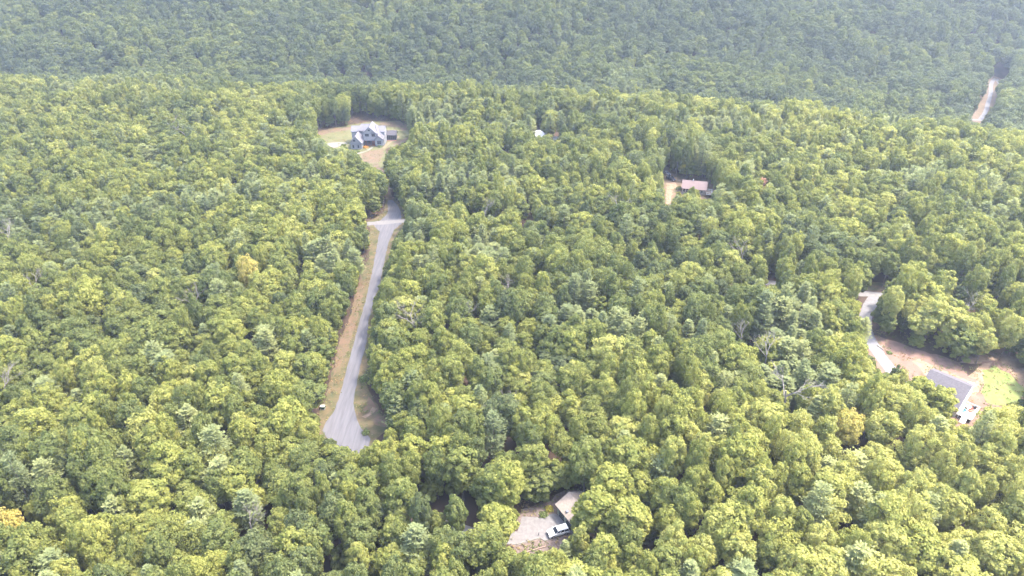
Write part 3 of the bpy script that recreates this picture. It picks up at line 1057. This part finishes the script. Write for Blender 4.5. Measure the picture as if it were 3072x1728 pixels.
def gable_x(mb, x0, x1, y0, y1, ze, zr, yc=None):
    yc = (y0 + y1) / 2 if yc is None else yc
    slab_roof(mb, [(x0, y0, ze), (x1, y0, ze), (x1, yc, zr), (x0, yc, zr)])
    slab_roof(mb, [(x0, yc, zr), (x1, yc, zr), (x1, y1, ze), (x0, y1, ze)])

def window(parent, x, y, z, w, h, name="window", cols=2, rows=2, arch=False, fm='trim'):
    """a window in a wall that faces -y: glass pane with frame and glazing bars"""
    g = MB().box(x - w / 2, y - .03, z - h / 2, x + w / 2, y + .02, z + h / 2).obj(name, M['glass'], parent)
    f = MB()
    t = .09
    for a, b, c, d in ((-w/2 - t, -h/2 - t, w/2 + t, -h/2), (-w/2 - t, h/2, w/2 + t, h/2 + t), (-w/2 - t, -h/2, -w/2, h/2), (w/2, -h/2, w/2 + t, h/2)):
        f.box(x + a, y - .07, z + b, x + c, y + .01, z + d)
    for i in range(1, cols):
        q = x - w/2 + w * i / cols
        f.box(q - .03, y - .055, z - h/2, q + .03, y - .032, z + h/2)
    for i in range(1, rows):
        q = z - h/2 + h * i / rows
        f.box(x - w/2, y - .05, q - .03, x + w/2, y - .033, q + .03)
    if arch:
        pts = [(x - w/2 - t, z + h/2 + t)] + [(x - (w/2 + t) * math.cos(a), z + h/2 + t + .42 * math.sin(a)) for a in [math.pi * i / 8 for i in range(1, 8)]] + [(x + w/2 + t, z + h/2 + t)]
        f.prism(pts, 'y', y - .06, y + .01)
    f.obj("frame", M[fm], g)
    return g

def barge(mb, pts, y, w=.22, d=.1):
    for (xa, za), (xb, zb) in zip(pts, pts[1:]):
        mb.prism([(xa, za), (xb, zb), (xb, zb - w), (xa, za - w)], 'y', y - d, y)

# --- the large blue-grey house
hs = thing("house", "large blue-grey gabled house with grey shingle roofs on its cleared hilltop yard", "house", (HX, HY, 0))
w = MB()
w.prism([(-6.0, 0), (-.3, 0), (-.3, 3.35), (-3.15, 6.75), (-6.0, 3.35)], 'y', 0, 9.2)
w.prism([(0.1, 3.3), (7.0, 3.3), (7.0, 7.1), (3.55, 10.3), (.1, 7.1)], 'y', 5.0, 5.2)
w.box(-7.0, 9.2, 0, 10.8, 16, 6.7)
w.prism([(0.1, 3.3), (7.0, 3.3), (7.0, 7.1), (3.55, 10.3), (.1, 7.1)], 'y', 5.2, 15.8)
w.prism([(6.3, .4), (10.4, .4), (10.4, 4.0), (8.3, 5.75), (6.3, 4.0)], 'y', 4.4, 9)
w.box(10.4, 6, 0, 10.9, 14, 3.9)
w.prism([(9.2, 6.7), (16, 6.7), (12.6, 8.75)], 'x', -7.0, -6.8)
w.prism([(9.2, 6.7), (16, 6.7), (12.6, 8.75)], 'x', 10.6, 10.8)
wall = w.obj("wall", M['siding'], hs)
ba = MB()
for i in range(15):
    q = -5.8 + i * .39
    ba.box(q, -.03, .1, q + .06, -.002, 3.3)
for i in range(17):
    q = .3 + i * .4
    ba.box(q, 4.97, 3.4, q + .06, 4.998, 5.0)
ba.obj("batten", M['siding'], wall)
b = MB().box(0.0, 5.25, .02, 6.3, 8.2, .35)
b.box(0, 8.2, 0, 6.3, 8.4, 3.3)
b.obj("porch_base", M['brick'], hs)
mb = MB()
for q in (.2, 2.1, 4.0, 6.1):
    mb.box(q - .09, 5.02, .35, q + .09, 5.2, 3.25)
for i in range(26):
    q = .3 + i * .15
    mb.box(q, 5.06, .45, q + .04, 5.1, 1.2)
mb.box(.2, 5.04, 1.2, 4.1, 5.12, 1.28)
mb.obj("porch_railing", M['trim'], hs)
d = MB().box(4.7, 8.1, .35, 5.7, 8.19, 2.5).obj("door", M['brick'], hs)
MB().box(5.5, 8.03, 1.3, 5.56, 8.1, 1.45).obj("handle", M['black'], d)
window(hs, 2.4, 8.15, 1.8, 2.6, 1.5, cols=3)
rf = MB()
gable_y(rf, -6.7, .35, -.45, 9.4, 3.25, 7.15, -3.2)
gable_y(rf, -.25, 7.6, 4.55, 14.5, 7.05, 10.65, 3.65)
gable_x(rf, -7.35, -.2, 8.85, 16.4, 6.75, 8.9, 12.6)
gable_x(rf, 7.3, 11.15, 8.85, 16.4, 6.75, 8.9, 12.6)
# cross block with hipped ends
slab_roof(rf, [(-3.6, 8.6, 7.3), (.4, 8.6, 7.3), (.4, 12.4, 10.0), (-1.9, 12.4, 10.0)])
slab_roof(rf, [(-3.6, 8.6, 7.3), (-1.9, 12.4, 10.0), (-1.9, 13.0, 10.0), (-3.6, 16.4, 7.3)])
slab_roof(rf, [(.4, 12.4, 10.0), (4.6, 12.4, 10.02), (5.2, 8.0, 7.4), (.4, 8.0, 7.4)])
# right hand roof running down from the main ridge
slab_roof(rf, [(5.6, 12.4, 9.95), (11.05, 4.6, 3.85), (11.2, 11.0, 3.9), (7.2, 14.2, 8.4)])
slab_roof(rf, [(5.6, 12.4, 9.97), (5.9, 5.3, 5.2), (8.35, 3.95, 5.98), (11.05, 3.95, 3.83)])
gable_y(rf, 5.9, 10.8, 3.95, 7.6, 3.85, 5.95)
gable_y(rf, 4.3, 7.3, 4.35, 6.2, 7.15, 8.55)
slab_roof(rf, [(-.1, 4.5, 3.15), (6.3, 4.5, 3.15), (6.3, 5.05, 3.5), (-.1, 5.05, 3.5)], .12)
rf.obj("roof", M['roof_grey'], hs)
t = MB()
barge(t, [(-6.7, 3.2), (-3.2, 7.1), (.35, 3.2)], -.44)
barge(t, [(-.25, 7.0), (3.65, 10.6), (7.6, 7.0)], 4.56)
barge(t, [(5.9, 3.8), (8.35, 5.9), (10.8, 3.8)], 3.96)
barge(t, [(4.3, 7.1), (5.8, 8.5), (7.3, 7.1)], 4.36)
t.box(-6.7, -.5, 3.0, .35, -.3, 3.2)
t.box(-7.3, 8.75, 6.45, -.5, 8.9, 6.62)
t.box(7.5, 8.75, 6.45, 11.1, 8.9, 6.62)
t.box(.15, 4.9, 6.95, 7.0, 4.99, 7.12)
t.obj("fascia", M['trim'], hs)
window(hs, -3.9, -.03, 4.75, 1.05, .95)
window(hs, -4.7, -.03, 1.5, .8, 1.5, cols=1)
window(hs, -2.0, -.03, 1.5, .8, 1.5, cols=1)
window(hs, 3.4, 4.97, 8.75, 1.0, .75)
window(hs, 2.1, 4.97, 6.1, 2.0, 1.35, cols=3)
window(hs, 5.5, 4.97, 6.05, 1.7, 1.35, cols=2, arch=True)
window(hs, 8.4, 4.37, 2.15, 2.0, 1.6, cols=3, arch=True)
sp = thing("screen_porch", "low grey-roofed dark screened porch on the far side of the blue-grey house", "porch", (HX + 10.9, HY + 14.2, 0))
q = MB().box(0.05, .1, .25, 5.1, 4.2, 3.0)
q.obj("screen", M['screen'], sp)
q = MB()
gable_x(q, -.15, 5.5, -.4, 4.8, 3.05, 4.9, 2.6)
q.obj("roof", M['roof_slate'], sp)
q = MB().box(0, 0, 0, 5.2, .1, .45)
q.box(0, 0.02, 2.8, 5.2, .09, 3.0)
for i in range(6):
    q.box(i * 1.02, .01, .45, i * 1.02 + .1, .09, 2.8)
q.obj("frame", M['trim'], sp)
MB().box(-.1, -1.0, 0.05, 5.3, -.02, .2).obj("step", M['brick'], sp)

# --- back house hidden in the woods, pale hipped roof
bx, by = at(1614, 404, 5)
bh = thing("house", "pale metal-roofed house almost hidden among the pines of the ridge", "house", (bx, by + 1, 0), R(6))
MB().box(-6, -4, 0, 6, 4, 3.2).obj("wall", M['beige'], bh)
q = MB()
slab_roof(q, [(-6.6, -4.6, 3.2), (6.6, -4.6, 3.2), (.8, 0, 7.2), (-.8, 0, 7.2)])
slab_roof(q, [(6.6, -4.6, 3.2), (6.6, 4.6, 3.2), (.8, 0, 7.2)])
slab_roof(q, [(-6.6, 4.6, 3.2), (-6.6, -4.6, 3.2), (-.8, 0, 7.2)])
slab_roof(q, [(6.6, 4.6, 3.2), (-6.6, 4.6, 3.2), (-.8, 0, 7.2), (.8, 0, 7.2)])
q.obj("roof", M['roof_white'], bh)
window(bh, -3, -4.03, 1.7, 1.2, 1.2, fm='white')
window(bh, 3, -4.03, 1.7, 1.2, 1.2, fm='white')
px_, py_ = at(1667, 411, 3)
sh = thing("shed", "small pale-roofed shed under the pines beside the hidden house", "shed", (px_, py_, 0), R(-8))
MB().box(-2, -1.5, 0, 2, 1.5, 2.3).obj("wall", M['beige'], sh)
q = MB()
gable_x(q, -2.3, 2.3, -1.9, 1.9, 2.3, 3.3)
q.obj("roof", M['roof_white'], sh)

# --- cabin
cb = thing("cabin", "small cabin with a pinkish metal roof and white window frames in a dirt clearing", "cabin", (78.0, 296.2, 0), math.atan2(-2.5, 10.85))
MB().prism([(0, 0), (6.2, 0), (6.2, 2.9), (3.1, 5.3), (0, 2.9)], 'x', .3, 10.9).obj("wall", M['beige'], cb)
q = MB()
gable_x(q, -.1, 11.3, -.7, 6.8, 2.75, 5.5, 3.1)
q.obj("roof", M['roof_pink'], cb)
MB().box(4.6, 2.9, 4.9, 4.9, 3.2, 6.2).obj("chimney", M['white'], cb)
for a in (1.2, 2.5):
    window(cb, a, -.03, 1.7, 1.05, 1.5, cols=1, rows=2, fm='white')
window(cb, 5.0, -.03, 1.75, 1.0, 1.1, fm='white')
window(cb, 9.0, -.03, 1.6, 1.0, 1.3, fm='white')
dk = MB().box(11.0, -2.3, 1.2, 13.6, 2.2, 1.35)
for a, b_ in ((11.1, -2.2), (13.5, -2.2), (13.5, 2.1), (11.1, 2.1)):
    dk.box(a - .06, b_ - .06, 0, a + .06, b_ + .06, 1.2)
dk.obj("deck", M['timber'], cb)
q = MB()
for a, b_, c, d in ((11.0, -2.32, 13.6, -2.22), (13.5, -2.22, 13.62, 2.15), (11.0, 2.1, 13.6, 2.22)):
    q.box(a, b_, 2.2, c, d, 2.36)
    q.box(a, b_, 1.36, c, d, 1.6)
for a, b_ in ((11.1, -2.27), (12.3, -2.27), (13.56, -2.27), (13.56, 0), (13.56, 2.16), (12.3, 2.16), (11.1, 2.16)):
    q.box(a - .07, b_ - .07, 1.35, a + .07, b_ + .07, 2.42)
q.obj("railing", M['white'], cb)

# --- garage by the pad
ga = math.atan2(105.3 - 110.2, 13.35 - 10.45)
GD = 6.6
gr = thing("garage", "sage green garage with two dark doors and a tan shingle roof beside the gravel pad", "garage", (10.45, 110.2, 0), ga)
# local x runs along the door wall, -y is outwards (towards the pad)
MB().prism([(0, 0), (GD, 0), (GD, 3.0), (GD / 2, 4.7), (0, 3.0)], 'x', 0, 6.1).obj("wall", M['offwhite'], gr)
q = MB()
gable_x(q, -.4, 6.5, -.5, GD + .5, 3.0, 4.95, GD / 2)
rfg = q.obj("roof", M['roof_tan'], gr)
MB().box(2.9, .15, 3.2, 3.5, .7, 3.75).obj("roof_vent", M['trim'], rfg)
for a in (.75, 3.5):
    dd = MB().box(a, -.05, .05, a + 2.1, .02, 2.45).obj("garage_door", M['glass'], gr)
    q = MB().box(a - .15, -.07, 0, a, .03, 2.6).box(a + 2.1, -.07, 0, a + 2.25, .03, 2.6).box(a - .15, -.07, 2.45, a + 2.25, .03, 2.62)
    for i in (1, 2, 3):
        q.box(a, -.065, i * .6, a + 2.1, -.052, i * .6 + .04)
    q.obj("frame", M['offwhite'], dd)

# --- house with the white deck
rh = thing("house", "long charcoal-roofed house with a bright white gable end and deck beside the lawn", "house", (125.81, 148.19, 0), math.atan2(148.19 - 155.9, 125.81 - 118.4))
# local +x along the ridge towards the gable end, -y towards the camera side
MB().prism([(-7.4, 0), (5.5, 0), (5.5, 3.6), (0, 6.35), (-7.4, 2.75)], 'x', -10.4, -.2).obj("wall", M['white'], rh)
q = MB()
slab_roof(q, [(-10.8, -8.3, 2.55), (0, -8.3, 2.55), (0, 0, 6.5), (-10.8, 0, 6.5)])
slab_roof(q, [(-10.8, 0, 6.5), (0, 0, 6.5), (0, 6.1, 3.5), (-10.8, 6.1, 3.5)])
q.obj("roof", M['roof_slate'], rh)
q = MB()
q.prism([(-8.3, 2.52), (0, 6.47), (0, 6.22), (-8.3, 2.27)], 'x', .003, .09)
q.prism([(0, 6.47), (6.1, 3.47), (6.1, 3.22), (0, 6.22)], 'x', .003, .09)
q.obj("fascia", M['white'], rh)
q = MB().box(-.17, -5.2, 1.4, -.1, -3.4, 3.3)
dd = q.obj("door", M['glass'], rh)
q = MB().box(0.0, -7.2, 1.05, 3.6, -1.2, 1.2)
for a, b_ in ((3.4, -7.0), (3.4, -1.4), (3.4, -4.2), (.4, -7.0)):
    q.box(a - .08, b_ - .08, 0, a + .08, b_ + .08, 1.05)
for i in range(5):
    q.box(1.2, -7.5 - i * .32, 0, 2.6, -7.22 - i * .3, 1.0 - i * .19)
q.obj("deck", M['white'], rh)
q = MB()
for a, b_, c, d in ((3.5, -7.2, 3.6, -1.2), (0.1, -1.3, 3.6, -1.2), (.1, -7.2, 1.1, -7.1), (2.7, -7.2, 3.6, -7.1)):
    q.box(a, b_, 2.12, c, d, 2.22)
    n = int(max(c - a, d - b_) / .3)
    for i in range(n + 1):
        u = i / max(1, n)
        xx, yy = (a + (c - a - .05) * u, b_ + (d - b_ - .05) * u)
        q.box(xx, yy, 1.2, xx + .05, yy + .05, 2.12)
q.obj("railing", M['white'], rh)
rhM = Matrix.Translation((125.81, 148.19, 0)) @ Matrix.Rotation(math.atan2(148.19 - 155.9, 125.81 - 118.4), 4, 'Z')
def on_deck(lx, ly):
    p = rhM @ Vector((lx, ly, 1.2))
    return (p.x, p.y, 1.2)
def seat(name, label, cat, lx, ly, rot, wd, cm):
    e = thing(name, label, cat, on_deck(lx, ly), rot)
    MB().box(-wd/2, -.35, .32, wd/2, .35, .48).obj("cushion", M[cm], e)
    MB().box(-wd/2, .28, .5, wd/2, .42, .95).obj("backrest", M[cm], e)
    for a in (-1, 1):
        for b_ in (-1, 1):
            MB().box(a * (wd/2 - .05) - .03, b_ * .3 - .03, 0, a * (wd/2 - .05) + .03, b_ * .3 + .03, .32).obj("leg", M['black'], e)
seat("outdoor_sofa", "red-cushioned outdoor sofa in the middle of the white deck", "sofa", 2.3, -3.6, R(20), 1.6, 'red')
seat("outdoor_chair", "brown patio chair on the white deck close to the house wall", "chair", .9, -4.1, R(-60), .7, 'timber')
seat("outdoor_chair", "teal patio chair on the white deck by the stairs", "chair", .9, -5.2, R(-90), .7, 'teal')
e = thing("grill", "dark barbecue grill against the outer railing of the white deck", "grill", on_deck(2.5, -2.1), R(10))
MB().box(-.45, -.3, .5, .45, .3, .95).obj("firebox", M['black'], e)
MB().prism([(-.3, .953), (.3, .953), (.22, 1.2), (-.22, 1.2)], 'x', -.45, .45).obj("lid", M['black'], e)
for a in (-.4, .4):
    MB().box(a - .03, -.25, 0, a + .03, .25, .5).obj("leg", M['black'], e)
tx, ty = at(2912, 1153, .5)
e = thing("propane_tank", "white rounded tank behind the ridge end of the white-gabled house", "tank", (tx, ty, 0), R(-20))
q = MB().tube((-.7, 0, .7), (.7, 0, .7), .45, .45, 14).tube((.7, 0, .7), (.95, 0, .7), .45, .2, 14).tube((-.95, 0, .7), (-.7, 0, .7), .2, .45, 14)
q.obj("tank_shell", M['white'], e)
for a in (-.5, .5):
    MB().box(a - .08, -.3, 0, a + .08, .3, .3).obj("leg", M['offwhite'], e)

# ------------------------------------------------------------------ vehicles
def car(label, paint, x, y, rot, L=4.9, Wd=1.95, H=1.78, boxy=True, group=None):
    e = thing("parked_car", label, "car", (x, y, .05), rot, group)
    h, l, hood = Wd / 2, L / 2, 1.02
    # body, front at +x
    prof = [(-l, .42), (-l + .05, .95), (-l + .12, 1.08), (l - 1.45, 1.10), (l - .35, .98), (l - .06, .80), (l, .42), (l - .12, .30), (-l + .1, .30)]
    mbd = MB().prism([(p, q) for p, q in prof], 'y', -h, h)
    mbd.obj("body", paint, e, bevel=.05)
    x0, x1 = -l + .10, l - 1.35
    t0, t1 = (-l + .42, l - 2.15) if boxy else (-l + .95, l - 2.2)
    g = MB()
    k = [(x0, -h + .06, 1.07), (x1, -h + .06, 1.07), (x1, h - .06, 1.07), (x0, h - .06, 1.07), (t0, -h + .2, H - .05), (t1, -h + .2, H - .05), (t1, h - .2, H - .05), (t0, h - .2, H - .05)]
    g.v = k
    g.f = [(0, 3, 2, 1), (4, 5, 6, 7), (0, 1, 5, 4), (1, 2, 6, 5), (2, 3, 7, 6), (3, 0, 4, 7)]
    gl = g.obj("windows", M['glass'], e)
    pl = MB()
    for s in (-1, 1):
        for xa, xt in ((x0 + .05, t0 + .05), (x1 - .03, t1), (x0 + (x1 - x0) * .36, t0 + (t1 - t0) * .36), (x0 + (x1 - x0) * .66, t0 + (t1 - t0) * .68)):
            pl.tube((xa, s * (h - .05), 1.07), (xt, s * (h - .19), H - .04), .045, .045, 5)
    pl.obj("pillar", paint, e)
    rp = MB().box(t0 - .08, -h + .17, H - .07, t1 + .08, h - .17, H).obj("roof", paint, e, bevel=.025)
    if boxy:
        MB().box(t1 - .95, -.42, H + .003, t1 - .25, .42, H + .012).obj("sunroof", M['cargrey'], rp)
        for s in (-1, 1):
            MB().tube((t0 + .2, s * (h - .27), H + .05), (t1 - .2, s * (h - .27), H + .05), .025, .025, 5).obj("roof_rail", M['black'], rp)
    MB().box(l - .015, -h + .35, .45, l + .03, h - .35, .82).obj("grille", M['black'], e)
    MB().box(-l + .2, -h - .01, .27, l - .2, h + .01, .40).obj("sill", M['black'], e)
    for s in (-1, 1):
        MB().box(l - .14, s * (h - .22) - .16, .64, l + .02, s * (h - .22) + .16, .82).obj("headlight", M['lamp'], e)
        MB().box(-l - .02, s * (h - .15) - .1, .72, -l + .06, s * (h - .15) + .1, 1.02).obj("tail_light", M['redlens'], e)
        MB().box(x1 - .25, s * (h + .10) - .08, 1.08, x1 - .1, s * (h + .10) + .08, 1.24).obj("mirror", paint, e)
        for wx in (-l + .95, l - .95):
            ty = MB().tube((wx, s * (h - .22), .36), (wx, s * (h + .015), .36), .37, .37, 18).obj("tyre", M['tyre'], e)
            MB().tube((wx, s * (h + .0), .36), (wx, s * (h + .03), .36), .22, .22, 12).obj("rim", M['rim'], ty)
    return e
cx_, cy_ = at(1540 + 1085 / 8.05, 1480 + 905 / 8.05, .9)
car("white car parked on the gravel pad in front of the sage garage", M['carwhite'], cx_, cy_, math.atan2(-1.45, -4.2))
cx_, cy_ = at(2013, 535, .8)
car("glossy black car on the dirt drive beside the pink-roofed cabin", M['carblack'], cx_, cy_, math.atan2(-4.2, 2.6))
cx_, cy_ = at(2000, 519, .8)
car("silver car parked behind the black one at the pink-roofed cabin", M['cargrey'], cx_, cy_, math.atan2(-4.2, 2.4), 4.5, 1.8, 1.5, False)
cx_, cy_ = at(1521, 442, .8)
car("white car glimpsed between the pines downhill of the hidden pale-roofed house", M['carwhite'], cx_, cy_, R(12), 4.7, 1.85, 1.6)

# ------------------------------------------------------------------ small things
ux, uy = at(969, 1226, 0)
e = thing("utility_box", "small dark utility box in the dry grass beside the gravel road", "utility box", (ux, uy, 0), R(-8))
MB().box(-.7, -.55, .03, .7, .55, .12).obj("base", M['concrete'], e)
MB().box(-.6, -.45, .12, .6, .45, .95).obj("cabinet", M['green_box'], e, bevel=.03)
MB().prism([(-.5, .953), (.5, .953), (.46, 1.05), (-.46, 1.03)], 'x', -.64, .64).obj("lid", M['offwhite'], e)
fx, fy = at(1781, 1596, 0)
e = thing("fire_pit", "ring of pale stones with dark ash on the bare dirt right of the garage", "fire pit", (fx, fy, 0))
q = MB()
for k in range(12):
    a = k * math.pi / 6
    c, s_ = math.cos(a), math.sin(a)
    q.tube((c * .6, s_ * .6, 0.03), (c * .6, s_ * .6, .32), .17, .13, 6)
q.obj("stone_ring", M['stone'], e)
MB().tube((0, 0, .04), (0, 0, .10), .45, .42, 14).obj("ash_bed", M['black'], e)
a_, b_ = at(2631, 1035, .2), at(2650, 1048, .2)
q = MB().tube((a_[0], a_[1], .22), (b_[0], b_[1], .2), .2, .13, 8).tube((a_[0] * .5 + b_[0] * .5, a_[1] * .5 + b_[1] * .5, .25), (a_[0] * .45 + b_[0] * .55 + .9, a_[1] * .5 + b_[1] * .5 + .6, .6), .08, .03, 6)
tag(q.obj("felled_log", M['stone']), "pale felled log lying on the red dirt bank by the lane", "log")
mx_, my_ = at(1616, 1606, 0)
tag(MB().tube((mx_, my_, .03), (mx_ + .03, my_, .85), .06, .05, 8).tube((mx_ + .03, my_, .85), (mx_ + .03, my_, .92), .09, .02, 8).obj("marker_post", M['black']), "short dark marker post standing on the gravel pad", "post")
def edging(name, pts, m, label, w=.18, h=.16):
    q = MB()
    P_ = [at(*p) for p in pts]
    for (xa, ya), (xb, yb) in zip(P_, P_[1:]):
        L_ = math.hypot(xb - xa, yb - ya)
        nx_, ny_ = -(yb - ya) / L_ * w / 2, (xb - xa) / L_ * w / 2
        q.prism([(xa + nx_, ya + ny_), (xb + nx_, yb + ny_), (xb - nx_, yb - ny_), (xa - nx_, ya - ny_)], 'z', .01, h)
    tag(q.obj(name, M[m]), label, "edging")
edging("curb_edging", [(1549, 1634), (1620, 1614), (1634, 1623), (1686, 1608)], 'concrete', "pale curb along the downhill edge of the gravel pad")
edging("timber_edging", [(1577, 1658), (1600, 1651), (1638, 1640)], 'timber', "weathered landscape timbers in the brown bed below the gravel pad", .22, .25)
edging("bed_edging", [(1566, 1530), (1580, 1526), (1600, 1527), (1612, 1534), (1616, 1545)], 'concrete', "thin pale border round the brush bed uphill of the gravel pad", .14, .14)

def shrub(name, label, cat, px, py, r, h, m, seed, group=None):
    x, y = at(px, py, 0)
    rng = np.random.default_rng(seed)
    e = thing(name, label, cat, (x, y, 0), 0, group)
    n = int(240 * r)
    d = rng.normal(size=(n, 3)); d /= np.linalg.norm(d, axis=1, keepdims=True)
    d[:, 2] = np.abs(d[:, 2])
    lump = 1 + .25 * np.sin(d[:, :1] * 5 + seed) * np.cos(d[:, 1:2] * 4)
    p = d * np.array([r, r, h]) * rng.uniform(.65, 1.05, (n, 1)) * lump
    me = quads_mesh("foliage", p, d + rng.normal(size=(n, 3)) * .5, rng.uniform(.10, .2, n) * (1 + r * .15), rng.random(n), m, rng)
    o = bpy.data.objects.new("foliage", me)
    COL.objects.link(o)
    o.parent = e
    MB().tube((0, 0, 0), (0, 0, h * .6), .05, .03, 5).obj("stem", M['bark'], e)
shrub("shrub", "yellow-leaved shrub at the uphill corner of the garage", "shrub", 1648, 1530, 1.0, 1.1, M['yshrub'], 1)
shrub("shrub", "low green shrub on the uphill edge of the gravel pad", "shrub", 1630, 1546, 1.1, .8, M['shrub'], 2)
shrub("shrub", "orange shrubs in the bed in front of the blue-grey house", "shrub", 1096, 443, 1.6, .9, M['orange'], 3)
shrub("shrub", "green foundation shrub under the arched window of the blue-grey house", "shrub", 1140, 441, 1.5, .9, M['shrub'], 4)
shrub("shrub", "round green shrub at the garage wing of the blue-grey house", "shrub", 1070, 456, 1.8, 1.2, M['shrub'], 5)
shrub("shrub", "green shrub in the dry grass at the foot of the gravel road", "shrub", 1098, 1300, 1.1, .9, M['shrub'], 6)
shrub("shrub", "dark green bush against the woods right of the gravel road", "shrub", 1095, 1140, 1.5, 1.8, M['shrub'], 7)
shrub("shrub", "small green bush on the red dirt bank by the lane", "shrub", 2668, 1060, .8, .8, M['shrub'], 8)
shrub("shrub", "thin green shrub between the cabin and its dirt drive", "shrub", 2036, 568, 1.6, 1.6, M['shrub'], 9)

# ------------------------------------------------------------------ haze
hz = MB().box(-1200, -200, -60, 1200, 1450, 330).obj("haze", M['white'])
hm = bpy.data.materials.new("haze_air")
hm.use_nodes = True
hn = hm.node_tree
hn.nodes.remove(hn.nodes["Principled BSDF"])
pv = hn.nodes.new("ShaderNodeVolumePrincipled")
pv.inputs["Color"].default_value = (.66, .76, 1.0, 1)
pv.inputs["Density"].default_value = 0.00016
pv.inputs["Anisotropy"].default_value = 0.2
hn.links.new(pv.outputs[0], hn.nodes["Material Output"].inputs["Volume"])
hz.data.materials.clear()
hz.data.materials.append(hm)
struct(hz, 'stuff')
hz['label'] = "pale blue summer haze over the valley"

# ------------------------------------------------------------------ unseen thin clouds, added to shade the far hillside and the upper left
def shade_cloud(name, cx, cy, zc, rx, ry, dens, seed):
    """an added shading lens of vapour over the ground point (cx, cy), moved along the sun's direction to height zc"""
    ox, oy = cx + sx / sz * zc, cy + sy / sz * zc
    bm = bmesh.new()
    bmesh.ops.create_uvsphere(bm, u_segments=48, v_segments=16, radius=1)
    for v in bm.verts:
        n = mnoise.noise(v.co * 2.2 + Vector((seed, 0, 0)))
        v.co = Vector((v.co.x * rx * (1 + .15 * n), v.co.y * ry * (1 + .15 * n), v.co.z * 55 * (1 + .5 * n)))
    me = bpy.data.meshes.new(name)
    bm.to_mesh(me)
    bm.free()
    for p in me.polygons:
        p.use_smooth = True
    m = bpy.data.materials.new("shade_cloud_vapour")
    m.use_nodes = True
    nt = m.node_tree
    nt.nodes.remove(nt.nodes["Principled BSDF"])
    tc = nt.nodes.new("ShaderNodeTexCoord")
    mp = nt.nodes.new("ShaderNodeMapping")
    mp.inputs["Scale"].default_value = (1 / rx, 1 / ry, 0)
    ln = nt.nodes.new("ShaderNodeVectorMath"); ln.operation = 'LENGTH'
    nt.links.new(tc.outputs["Object"], mp.inputs[0])
    nt.links.new(mp.outputs[0], ln.inputs[0])
    mr = nt.nodes.new("ShaderNodeMapRange"); mr.interpolation_type = 'SMOOTHSTEP'
    mr.inputs["From Min"].default_value = 1.0
    mr.inputs["From Max"].default_value = .55
    mr.inputs["To Max"].default_value = dens
    nt.links.new(ln.outputs["Value"], mr.inputs[0])
    ns = nt.nodes.new("ShaderNodeTexNoise"); ns.inputs["Scale"].default_value = .006
    nt.links.new(tc.outputs["Object"], ns.inputs[0])
    n2 = nt.nodes.new("ShaderNodeMapRange")
    n2.inputs["From Min"].default_value = .3; n2.inputs["From Max"].default_value = .7
    n2.inputs["To Min"].default_value = .6; n2.inputs["To Max"].default_value = 1.2
    nt.links.new(ns.outputs[0], n2.inputs[0])
    mu = nt.nodes.new("ShaderNodeMath"); mu.operation = 'MULTIPLY'; mu.use_clamp = True
    nt.links.new(mr.outputs[0], mu.inputs[0]); nt.links.new(n2.outputs[0], mu.inputs[1])
    tr, tl, mx = nt.nodes.new("ShaderNodeBsdfTransparent"), nt.nodes.new("ShaderNodeBsdfTranslucent"), nt.nodes.new("ShaderNodeMixShader")
    tl.inputs[0].default_value = (.95, .95, .95, 1)
    nt.links.new(mu.outputs[0], mx.inputs[0]); nt.links.new(tr.outputs[0], mx.inputs[1]); nt.links.new(tl.outputs[0], mx.inputs[2])
    nt.links.new(mx.outputs[0], nt.nodes["Material Output"].inputs[0])
    me.materials.append(m)
    o = bpy.data.objects.new(name, me)
    COL.objects.link(o)
    o.location = (ox, oy, zc)
    return struct(o)
shade_cloud("shade_cloud", 0, 730, 1100, 1050, 350, .42, 1.0)
shade_cloud("shade_cloud", -230, 240, 1300, 500, 420, .36, 5.0)
